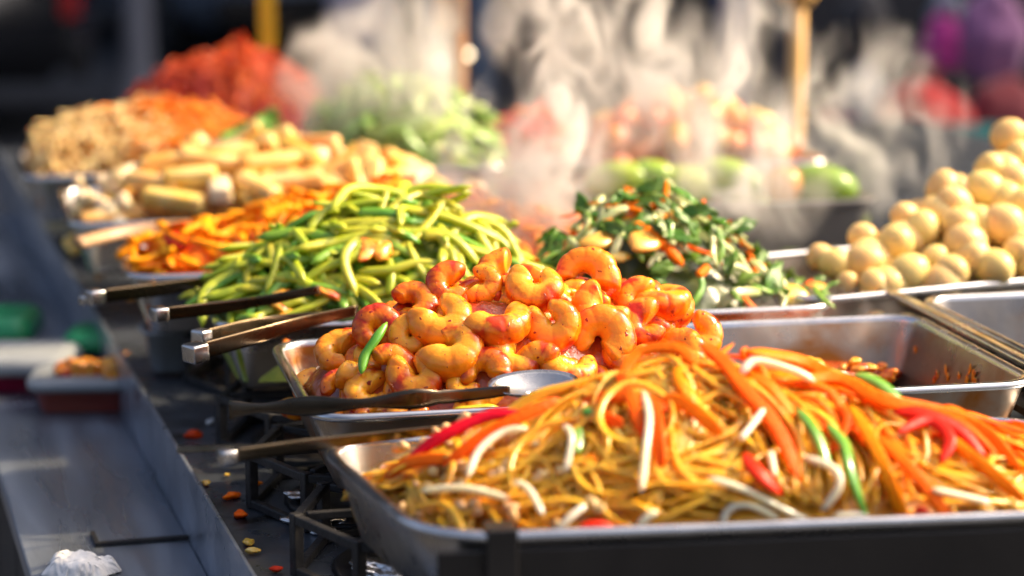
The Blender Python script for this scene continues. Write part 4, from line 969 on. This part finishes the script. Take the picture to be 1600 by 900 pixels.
# small tag block on far lip corner, tub on the stove, crumbs
p = P(95,358,STOVE+.008); bm = bmesh.new(); bm_box(bm, (-.019,-.008,0), (.019,.008,.026), .002); o = from_bm('price_block', bm, M['cream'], None, False, p); tag(o, 'small cream block standing on the far corner of the stove lip', 'block')
def tub(x, y, z, L, Wd, h, th, m, label, lid=None, cont=None, name='plastic_tub', cat='tub', lidname='lid', lidh=.01):
    t = empty(name, (x, y, z), th); tag(t, label, cat, None)
    V, F = loft_rect(L, Wd, .018, [(-.010, .0005), (-.008, .002), (0, h), (.004, h), (.004, h+.003), (-.002, h+.003), (-.010, .006)], True, True); link('body', V, F, m, t)
    if cont: 
        V, F = loft_rect(L, Wd, .016, [(-.011, .006), (-.004, h*.86), (-.012, h*.9)], True, True); link('contents', V, F, cont, t)
    if lid:
        V, F = loft_rect(L, Wd, .018, [(.006, h-.004), (.007, h+.004), (.005, h+.004+lidh*.6), (-.003, h+.006+lidh), (-.02, h+.006+lidh)], True, True); link(lidname, V, F, lid, t)
    return t
q = P(50,650,SHELF); tub(q.x, q.y, SHELF, .105, .09, .030, CA*.2, M['plastic_red'], 'plastic box of reddish food with a cloudy lid on the lower shelf', lid=M['plastic'], lidh=.002)
p = Vector((q.x, q.y, 0))
for k in range(14):
    put(pn[k % 4], 'food_crumb', Vector((q.x+.05+rnd.uniform(-.025,.035), q.y+.04+rnd.uniform(-.02,.02), SHELF+.040)), align((rnd.uniform(-1,1),0,1), 0), rnd.uniform(1.2,2), 'yellow crumb scattered on the cloudy box lid', 'crumb', 'crumbs on the cloudy box lid').data = smb[k % 4].data
q = P(-40,618,SHELF); tub(q.x, q.y, SHELF, .10, .10, .026, 0, M['plastic_crimson'], 'crimson plastic tub with a pale lid behind the reddish box', lid=M['plastic'])
q = P(-22,600,SHELF); tub(q.x-.075, q.y+.10, SHELF, .10, .10, .030, 0, M['plastic'], 'pale plastic tub with a bright green lid at the shelf edge', lid=M['plastic_green'], lidh=.016)
q = P(104,590,SHELF); tub(q.x, q.y, SHELF, .070, .07, .034, 0, M['plastic'], 'cloudy plastic tub with a dark green lid beside the stove lip', lid=M['plastic_green'])
q = P(232,588,STOVE); tub(q.x, q.y, STOVE, .055, .06, .042, CA, M['plastic'], 'small white plastic tub standing on the stove beside the bean tray', cont=M['tofu_white'])
# tissue
V = []; F = []; n = 44
for i in range(n):
    for j in range(n):
        a, b = i/(n-1)*2-1, j/(n-1)*2-1; x = a*math.sqrt(1-b*b/2); y = b*math.sqrt(1-a*a/2); rr = x*x+y*y
        q = Vector((x*1.7, y*1.7, 2.3)); w1 = mnoise.noise(q*1.1)
        cr = abs(mnoise.noise(q*1.1+Vector((w1,0,0))))*1.5; c2 = abs(mnoise.noise(q*3.4+Vector((0,w1,5))))
        z = .004+.012*(1-rr*.8)*(.7+w1*.5)+.006*cr+.0012*c2
        k = 1-.22*abs(mnoise.noise(Vector((math.atan2(y,x)*1.3,4,1))))
        V.append(Vector((.032*x*k+.006*w1, .025*y*k+.005*c2, max(.0012, z*(1.05-rr**3)+.0015))))
for i in range(n-1):
    for j in range(n-1): F.append((i*n+j, (i+1)*n+j, (i+1)*n+j+1, i*n+j+1))
k = len(V); V += [v*1-Vector((0,0,.0009)) for v in V]; F += [tuple(reversed([q+k for q in f])) for f in F]
ring = [j for j in range(n)]+[i*n+n-1 for i in range(1,n)]+[(n-1)*n+j for j in range(n-2,-1,-1)]+[i*n for i in range(n-2,0,-1)]
for a in range(len(ring)): b = (a+1) % len(ring); F.append((ring[a], ring[b], ring[b]+k, ring[a]+k))
o = link('crumpled_tissue', V, F, M['tissue']); o.location = P(124,897,SHELF)+Vector((0,0,.0005)); tag(o, 'crumpled white tissue left on the lower steel shelf', 'tissue')
for px, py, s, m, lab in ((302,677,1.0,'pepper','red pepper crumb on the stove top'),(362,772,.85,'carrot','flat orange crumb on the stove top near the iron grate'),(376,802,.9,'carrot','round orange crumb on the stove top'),(388,845,.7,'corn','yellow crumb on the stove top near the lip'),
    (396,859,.6,'tofu','brown crumb on the stove top near the lip'),(430,887,.55,'pepper','tiny red crumb at the front of the stove top'),(328,657,.6,'tissue','white crumb on the stove top'),(322,752,.6,'corn','tan crumb on the stove lip edge'),(354,740,.35,'corn','tiny yellow crumb on the stove top'),(403,753,.45,'carrot','tiny orange crumb left of the iron grate')):
    b = lump_mesh('food_crumb', int(px), .0075, M[m], .6, 130, 3, (1.2,.8,.5)); C.objects.link(b); b.location = P(px,py,STOVE)+Vector((0,0,-.001)); b.scale = (s,s,s); b.rotation_euler = (0,0,px); tag(b, lab, 'crumb', 'food crumbs on the stove top')
for px, py, s, lab in ((478,778,.9,'crumpled foil scrap inside the iron grate'),(510,822,1.4,'larger foil scrap under the noodle tray'),(600,890,1.3,'foil scrap at the very front under the noodle tray')):
    b = lump_mesh('foil_scrap', int(px), .014, M['foil'], .9, 90, 4, (1.3,1,.35)); C.objects.link(b); b.location = P(px,py,STOVE)+Vector((0,0,.002)); b.scale = (s,s,s); tag(b, lab, 'foil', None)

# ------------------------------------------------------------------ BACKGROUND
# stall posts
def post(px, py0, y, w, m, label, name, cat='post', knobs=False):
    b = D(px, py0, y); t = empty(name, (b.x, b.y, STOVE)); tag(t, label, cat)
    V, F = lathe([(w*1.5, 0), (w*1.5, .01), (w, .02), (w, 1.6)], 16); link('shaft', V, F, m, t)
    if knobs:
        V, F = lathe([(.0, -.028), (.020, -.022), (.034, 0), (.020, .022), (.0, .028)], 20); h = CAMZ-STOVE+ (D(px,0,y).z-CAMZ)
        o = link('knob', V, F, m, t); o.location = (0,0,h+.012)
    return t
post(716, 200, 3.62, .0125, M['wood'], 'thin wooden stall post with a paper notice', 'wooden_post')
q = D(702, 50, 3.59); bm = bmesh.new(); bm_box(bm, (-.023,-.001,-.0), (.023,.001,.16), .0004); o = from_bm('paper_notice', bm, M['paper'], None, False, q); tag(o, 'blank cream paper notice hanging on the wooden stall post', 'notice')
post(1241, 245, 3.75, .0135, M['brass'], 'golden stall pole with a round knob behind the limes', 'golden_pole', 'pole', True)
# glowing beads added for the round highlights beside the post
for px, py, col, st, lab in ((730,85,(1,.75,.45),1.6,'small glowing bead for a warm highlight right of the wooden post'),(690,97,(.55,.75,.85),.7,'small glowing bead for a cool highlight left of the wooden post')):
    m, nt, b = new_mat('highlight_glow'); b.inputs['Emission Color'].default_value = (*col,1); b.inputs['Emission Strength'].default_value = st*2.2
    t = empty('highlight_bead', D(px,py,5.2)); tag(t, lab, 'highlight', 'glowing beads for highlights by the post')
    V, F = lathe([(.0,-.008),(.006,-.006),(.0085,0),(.006,.006),(.0,.008)], 14); link('glass', V, F, m, t)
    V, F = lathe([(.003,.007),(.003,.016),(.0012,.017),(.0012,1.2)], 8); link('cord', V, F, M['black'], t)
# parked cars
def wheel(parent, x, y, r=.32, w=.2):
    V, F = lathe([(r*.62,-w/2),(r*.95,-w/2),(r,-w*.3),(r,w*.3),(r*.95,w/2),(r*.62,w/2)], 32); rot = Matrix.Rotation(math.pi/2,3,'X')
    o = link('wheel', [rot @ v for v in V], F, M['rubber'], parent); o.location = (x, y, r)
    V, F = lathe([(r*.60,-w*.46),(r*.5,-w*.42),(r*.12,-w*.3),(r*.1,w*.3),(r*.5,w*.42),(r*.6,w*.46)], 20); link('rim', [rot @ v for v in V], F, M['chrome'], o)
def car(loc, rz, paint, label):
    t = empty('parked_car', loc, rz); tag(t, label, 'car', 'cars parked across the street')
    prof = [(-2.1,.28),(-2.15,.55),(-2.05,.86),(-1.2,.96),(-.6,1.42),(.9,1.46),(1.7,1.0),(2.1,.9),(2.15,.5),(2.1,.28)]
    V = [Vector((x, s*.86*(.86 if z > 1.2 else 1), z)) for s in (-1, 1) for x, z in prof]; k = len(prof)
    F = [tuple(range(k-1,-1,-1)), tuple(range(k, 2*k))]+[(i, (i+1) % k, k+(i+1) % k, k+i) for i in range(k)]
    bm = bmesh.new(); vs = [bm.verts.new(v) for v in V]; [bm.faces.new([vs[i] for i in f]) for f in F]; bmesh.ops.recalc_face_normals(bm, faces=bm.faces)
    bmesh.ops.bevel(bm, geom=list(bm.edges), offset=.06, segments=3, affect='EDGES'); from_bm('body', bm, paint, t, True)
    for s in (-1, 1):
        box('side_window', (-.75, s*.80-.02, 1.0), (1.2, s*.80+.02, 1.34), M['glass'], t, .01)
        for x in (-1.35, 1.35): wheel(t, x, s*.80)
        box('headlight', (-2.17, s*.6-.15, .6), (-2.10, s*.6+.15, .75), M['chrome'], t, .01)
        box('tail_light', (2.08, s*.62-.20, .55), (2.17, s*.62+.20, .80), M['tail'], t, .02)
    box('bumper', (2.10, -.80, .30), (2.20, .80, .46), M['black'], t, .02)
    return t
b = P(120, 250, 0); car((b.x-2.30, b.y+.9, 0), R_(8), M['car_black'], 'black parked car at the left with its wheel toward the stall')
b = P(330, 150, 0); car((b.x-.35, b.y+3.0, 0), R_(-62), M['car_blue'], 'silver blue parked car with a red tail light behind the grey bollard')
# grey bollard with flared foot, yellow bollard
b = P(218, 185, 0); V, F = lathe([(.17,0),(.165,.03),(.12,.10),(.075,.30),(.065,.95),(.05,1.0),(.0,1.01)], 24); o = link('grey_bollard', V, F, M['grey_post']); o.location = (b.x,b.y,0); tag(o, 'grey street bollard with a flared foot beyond the far left tray', 'bollard')
q = D(418, 76, 3.80); bm = bmesh.new(); bm_box(bm, (-.0135,-.0015,0), (.0135,.0015,2.41-q.z), .0004); o = from_bm('yellow_strap', bm, M['yellow'], None, False, q); tag(o, 'bright yellow strap hanging down behind the red cabbage', 'strap')
a = D(418, 76, 3.80); b = D(1241, 0, 3.75); o = box('canopy_beam', (a.x-.2, 3.60, 2.416), (b.x+.3, 3.82, 2.46), M['wood']); tag(o, 'wooden canopy beam above the stall posts', 'beam')
# people on the far pavement
def person(loc, rz, top, bottom, label, skirt=False, stride=.12, arms=.25):
    bm = bmesh.new(); sk = bm.verts.layers.skin.verify(); vv = []
    def v(x, y, z, r, par=None):
        a = bm.verts.new((x,y,z)); a[sk].radius = (r, r*.85); 
        if par is not None: bm.edges.new((par, a))
        return a
    pel = v(0,0,.92,.15); pel[sk].use_root = True
    ch = v(0,0,1.18,.14,pel); sh = v(0,0,1.40,.13,ch); nk = v(0,0,1.50,.055,sh); hd = v(0,.01,1.60,.085,nk); tp = v(0,.01,1.70,.07,hd)
    for s in (-1,1):
        hip = v(s*.10,0,.86,.10,pel); kn = v(s*.11,stride*s*.5,.48,.062,hip); an = v(s*.11,stride*s,.09,.042,kn); to = v(s*.12,stride*s-.14,.035,.035,an)
        sd = v(s*.19,0,1.38,.06,sh); el = v(s*.25,.02,1.10,.045,sd); wr = v(s*.22,-arms*.5,.88,.032,el); ha = v(s*.22,-arms*.6,.78,.034,wr)
    me = bpy.data.meshes.new('person'); bm.to_mesh(me); bm.free()
    o = bpy.data.objects.new('person', me); C.objects.link(o)
    sm = o.modifiers.new('s','SKIN'); sm.use_smooth_shade = True; ss_ = o.modifiers.new('u','SUBSURF'); ss_.levels = 2; ss_.render_levels = 2
    dg = bpy.context.evaluated_depsgraph_get(); me2 = bpy.data.meshes.new_from_object(o.evaluated_get(dg)); o.modifiers.clear(); o.data = me2
    me2.materials.clear()
    for m in (bottom, top, M['skin'], M['dark_cloth']): me2.materials.append(m)
    for p in me2.polygons:
        z = p.center.z; p.use_smooth = True
        p.material_index = 3 if (z < .09 or z > 1.66) else 0 if z < .98 else 2 if (z > 1.46 or (abs(p.center.x) > .19 and z < .9)) else 1
        if abs(p.center.x) > .185 and .9 <= z < .98: p.material_index = 2
    o.location = loc; o.rotation_euler = (0,0,rz); tag(o, label, 'person')
    if skirt:
        V, F = lathe([(.17,1.0),(.20,.85),(.23,.5),(.25,.22),(.24,.215),(.15,.9)], 28); link('skirt', V, F, bottom, o)
    return o
b = P(590, 178, 0); person((b.x,b.y,0), .2, M['lilac'], M['lilac'], 'person in a long lilac skirt standing across the street', True)
b = P(672, 200, 0); person((b.x,b.y+.4,0), .4, M['dark_cloth'], M['dark_cloth'], 'person in dark clothes beside the one in the lilac skirt')
b = P(718, 195, 0); person((b.x,b.y,0), 0, M['greyblue'], M['jeans'], 'person in pale jeans standing behind the wooden post', False, .05)
b = P(1085, 150, 0); person((b.x,b.y-3.2,0), .3, M['navy'], M['navy'], 'person in blue clothes behind the steam on the left of the golden pole', False, .06)
b = P(1180, 150, 0); person((b.x,b.y-3.0,0), -.2, M['navy'], M['navy'], 'person in blue clothes just left of the golden pole', False, .05)
# neighbouring goods stall
q = D(1250, 320, 5.35); tb = empty('goods_table', (q.x, q.y, 0), R_(4)); tag(tb, 'dark cloth-covered goods table of the neighbouring stall', 'table')
bm = bmesh.new(); bm_box(bm, (-.05,0,.02), (1.6,.85,.48), .01); from_bm('table_cloth', bm, M['dark_cloth'], tb); box('tabletop', (-.06,-.01,.481), (1.61,.86,.50), M['char'], tb)
q2 = D(1250, 0, 6.6); bk = empty('stall_partition', (q2.x-.1, q2.y, 0), R_(4)); tag(bk, 'black fabric partition behind the goods table', 'partition'); 
bm = bmesh.new(); bm_box(bm, (.06,0,.02), (2.0,.02,2.1)); from_bm('fabric', bm, M['dark_cloth'], bk)
for x in (.03, 2.03):
    V, F = lathe([(.02,0),(.02,2.15)], 12); o = link('pole', V, F, M['iron'], bk); o.location = (x,.01,0)
def bag(px, py, y, w, h, m, label, name='cloth_bag', seed=1, cat='bag', handle=True):
    c = D(px, py, y); t = lump_mesh(name, seed, 1, M[m], .22, 1.6, 4, (w/2, w/2*.7, h/2))
    C.objects.link(t); z0 = min(v.co.z for v in t.data.vertices)
    for v in t.data.vertices:
        v.co.z = max(v.co.z, -h*.40); v.co.x *= 1-.25*max(0, v.co.z/h); v.co += v.co.normalized()*.012*abs(mnoise.noise(v.co*22))
    t.location = c; tag(t, label, cat, 'goods on the neighbouring stall')
    if handle:
        V, F = sweep(catmull([Vector((-w*.15,0,h*.42)), Vector((-w*.10,0,h*.58)), Vector((w*.10,0,h*.58)), Vector((w*.15,0,h*.42))], 16), .012, .006, None, 6, 0); link('handle', V, F, M[m], t)
    return t
bag(1300,258,5.52,.19,.24,'maroon','dusty maroon cloth bundle at the left end of the goods table',seed=1)
bag(1393,262,5.54,.19,.22,'maroon','maroon cloth bundle in front of the bright red one',seed=2)
bag(1352,208,5.95,.16,.30,'greyblue','grey blue cloth bundle behind the maroon ones',seed=3)
bag(1442,214,5.92,.24,.28,'redc','bright dark-red cloth bundle in the middle of the goods table',seed=4)
bag(1570,214,5.95,.22,.28,'maroon','deep maroon cloth bundle at the right end of the goods table',seed=5)
bag(1475,70,6.25,.12,.16,'magenta','bright magenta cloth bag hanging on the black partition',seed=6)
bag(1550,62,6.25,.19,.24,'mauve','large mauve cloth bag hanging right of the magenta one',seed=7)
bag(1478,22,6.35,.09,.12,'greyblue','pale grey blue cloth bag hanging above the magenta one',seed=8)
bag(1350,35,6.35,.12,.18,'dark_cloth','black cloth bag hanging at the left of the partition',seed=9)
q = D(1452, 327, 5.47); cr = empty('teal_crate', (q.x,q.y,q.z), 0); tag(cr, 'teal plastic crate on the goods table behind the eggs', 'crate')
V, F = loft_rect(.20,.16,.02,[(-.008,0),(0,.16),(.006,.16),(.006,.175),(-.004,.175),(-.012,.01)],True,True); link('body', V, F, M['tealp'], cr)
# low crate by the shelf at the lower left
q = P(-60, 900, .40); bm = bmesh.new(); bm_box(bm, (-.1,0,.0), (.085,.10,.40), .006); o = from_bm('grey_crate', bm, mat('pale_grey_crate', (.32,.33,.34), (.25,.26,.27), 8, .6, bump=.1), None, False, (q.x,q.y,0)); tag(o, 'pale grey crate standing on the ground beside the lower shelf', 'crate')

# ------------------------------------------------------------------ STEAM
def steam(name, label, c, half, dens, scale, seed, rot=(0,0,0), sharp=5.0, floor=.1, shear=(0,0)):
    bm = bmesh.new(); bmesh.ops.create_icosphere(bm, subdivisions=3, radius=1.04); o = from_bm(name, bm, None, None)
    o.data.materials.clear()
    m = bpy.data.materials.new('steam'); m.use_nodes = True; nt = m.node_tree; nt.nodes.clear(); N = nt.nodes.new; L = nt.links.new
    out = N('ShaderNodeOutputMaterial'); pv = N('ShaderNodeVolumePrincipled'); pv.inputs['Color'].default_value = (1,.975,.93,1); pv.inputs['Anisotropy'].default_value = .05
    tc = N('ShaderNodeTexCoord'); geo = N('ShaderNodeNewGeometry')
    ln = N('ShaderNodeVectorMath'); ln.operation = 'LENGTH'; L(tc.outputs['Object'], ln.inputs[0])
    fo = N('ShaderNodeMapRange'); fo.interpolation_type = 'SMOOTHSTEP'; fo.inputs[1].default_value = 1.0; fo.inputs[2].default_value = .12; fo.inputs[3].default_value = 0; fo.inputs[4].default_value = 1; 
    mp = N('ShaderNodeMapping'); mp.inputs['Location'].default_value = (seed*3.1, seed*1.7, seed); mp.inputs['Scale'].default_value = (scale, scale*.30, scale*.62); mp.inputs['Rotation'].default_value = (0, R_(-32), 0); L(geo.outputs['Position'], mp.inputs[0])
    wn = N('ShaderNodeTexNoise'); wn.inputs['Scale'].default_value = 1.0; wn.inputs['Detail'].default_value = 1.5; L(mp.outputs[0], wn.inputs[0])
    sb = N('ShaderNodeVectorMath'); sb.operation = 'MULTIPLY_ADD'; sb.inputs[1].default_value = (3.4,3.4,3.4); L(wn.outputs['Color'], sb.inputs[0]); L(mp.outputs[0], sb.inputs[2])
    n2 = N('ShaderNodeTexNoise'); n2.inputs['Scale'].default_value = 1.0; n2.inputs['Detail'].default_value = 2.5; n2.inputs['Roughness'].default_value = .5; L(sb.outputs[0], n2.inputs[0])
    a = N('ShaderNodeMath'); a.operation = 'MULTIPLY_ADD'; a.inputs[1].default_value = 6.5; a.inputs[2].default_value = -3.25; L(n2.outputs[0], a.inputs[0])
    ab = N('ShaderNodeMath'); ab.operation = 'ABSOLUTE'; L(a.outputs[0], ab.inputs[0])
    iv = N('ShaderNodeMath'); iv.operation = 'SUBTRACT'; iv.use_clamp = True; iv.inputs[0].default_value = 1; L(ab.outputs[0], iv.inputs[1])
    pw = N('ShaderNodeMath'); pw.operation = 'POWER'; pw.inputs[1].default_value = sharp*.4; L(iv.outputs[0], pw.inputs[0])
    n3 = N('ShaderNodeTexNoise'); n3.inputs['Scale'].default_value = .55; n3.inputs['Detail'].default_value = 1; L(sb.outputs[0], n3.inputs[0])
    ed = N('ShaderNodeMath'); ed.operation = 'MULTIPLY_ADD'; ed.inputs[1].default_value = -1.5; ed.inputs[2].default_value = .75; L(n3.outputs[0], ed.inputs[0]); ee = N('ShaderNodeMath'); ee.operation = 'ADD'; L(ed.outputs[0], ee.inputs[0]); L(ln.outputs['Value'], ee.inputs[1]); e2 = N('ShaderNodeMath'); e2.operation = 'MAXIMUM'; L(ee.outputs[0], e2.inputs[0]); p2 = N('ShaderNodeMath'); p2.operation = 'MULTIPLY_ADD'; p2.inputs[1].default_value = 3.0; p2.inputs[2].default_value = -2.0; L(ln.outputs['Value'], p2.inputs[0]); L(p2.outputs[0], e2.inputs[1]); L(e2.outputs[0], fo.inputs[0])
    m3 = N('ShaderNodeMapRange'); m3.inputs[1].default_value = .38; m3.inputs[2].default_value = .62; m3.inputs[3].default_value = floor; L(n3.outputs[0], m3.inputs[0])
    t1 = N('ShaderNodeMath'); t1.operation = 'MULTIPLY'; L(pw.outputs[0], t1.inputs[0]); L(m3.outputs[0], t1.inputs[1])
    t0 = N('ShaderNodeMath'); t0.operation = 'ADD'; t0.inputs[1].default_value = floor*.5; L(t1.outputs[0], t0.inputs[0])
    t2 = N('ShaderNodeMath'); t2.operation = 'MULTIPLY'; L(t0.outputs[0], t2.inputs[0]); L(fo.outputs[0], t2.inputs[1])
    t3 = N('ShaderNodeMath'); t3.operation = 'MULTIPLY'; t3.inputs[1].default_value = dens; L(t2.outputs[0], t3.inputs[0])
    L(t3.outputs[0], pv.inputs['Density']); L(pv.outputs[0], out.inputs['Volume'])
    o.data.materials.append(m); o.location = c; o.scale = half; o.rotation_euler = rot
    tag(o, label, None, None, 'stuff'); return o
STEAMK = 1.25
def puff(label, px, py, y, wpx, hpx, dep, dens, scale, seed, roll=0, **k):
    s = y/FPX; steam('steam', label, D(px,py,y), (wpx*s/2, dep/2, hpx*s/2), dens*STEAMK, scale*1.35, seed, (0, R_(roll), 0), **k)
puff('dense bright steam rising behind the bean heap', 850,270,2.52,360,420,.16,20,11,1,20,floor=.5,sharp=3)
puff('curling steam blown up and right above the prawns', 980,110,2.62,520,460,.18,24,9,2,25,floor=.14)
puff('steam drifting before the golden pole', 1165,180,2.62,360,500,.16,20,9,3,-5,floor=.22)
puff('pale steam above the mound of greens', 575,130,3.20,380,400,.16,12,8,14,10,floor=.45,sharp=2)
puff('low steam spreading over the carrot tray', 760,330,2.50,360,170,.14,10,10,5,0,floor=.6,sharp=2)
puff('thin steam wisps before the maroon bundles', 1350,190,2.9,360,340,.14,12,9,6,-30,floor=.02)
puff('thin haze of steam on the right of the bean heap', 740,370,2.28,260,150,.10,7,10,8,0,floor=.5,sharp=2)
puff('faint steam over the scraped end of the prawn tray', 1270,500,2.12,330,130,.10,6,12,7,0,floor=.4,sharp=2)
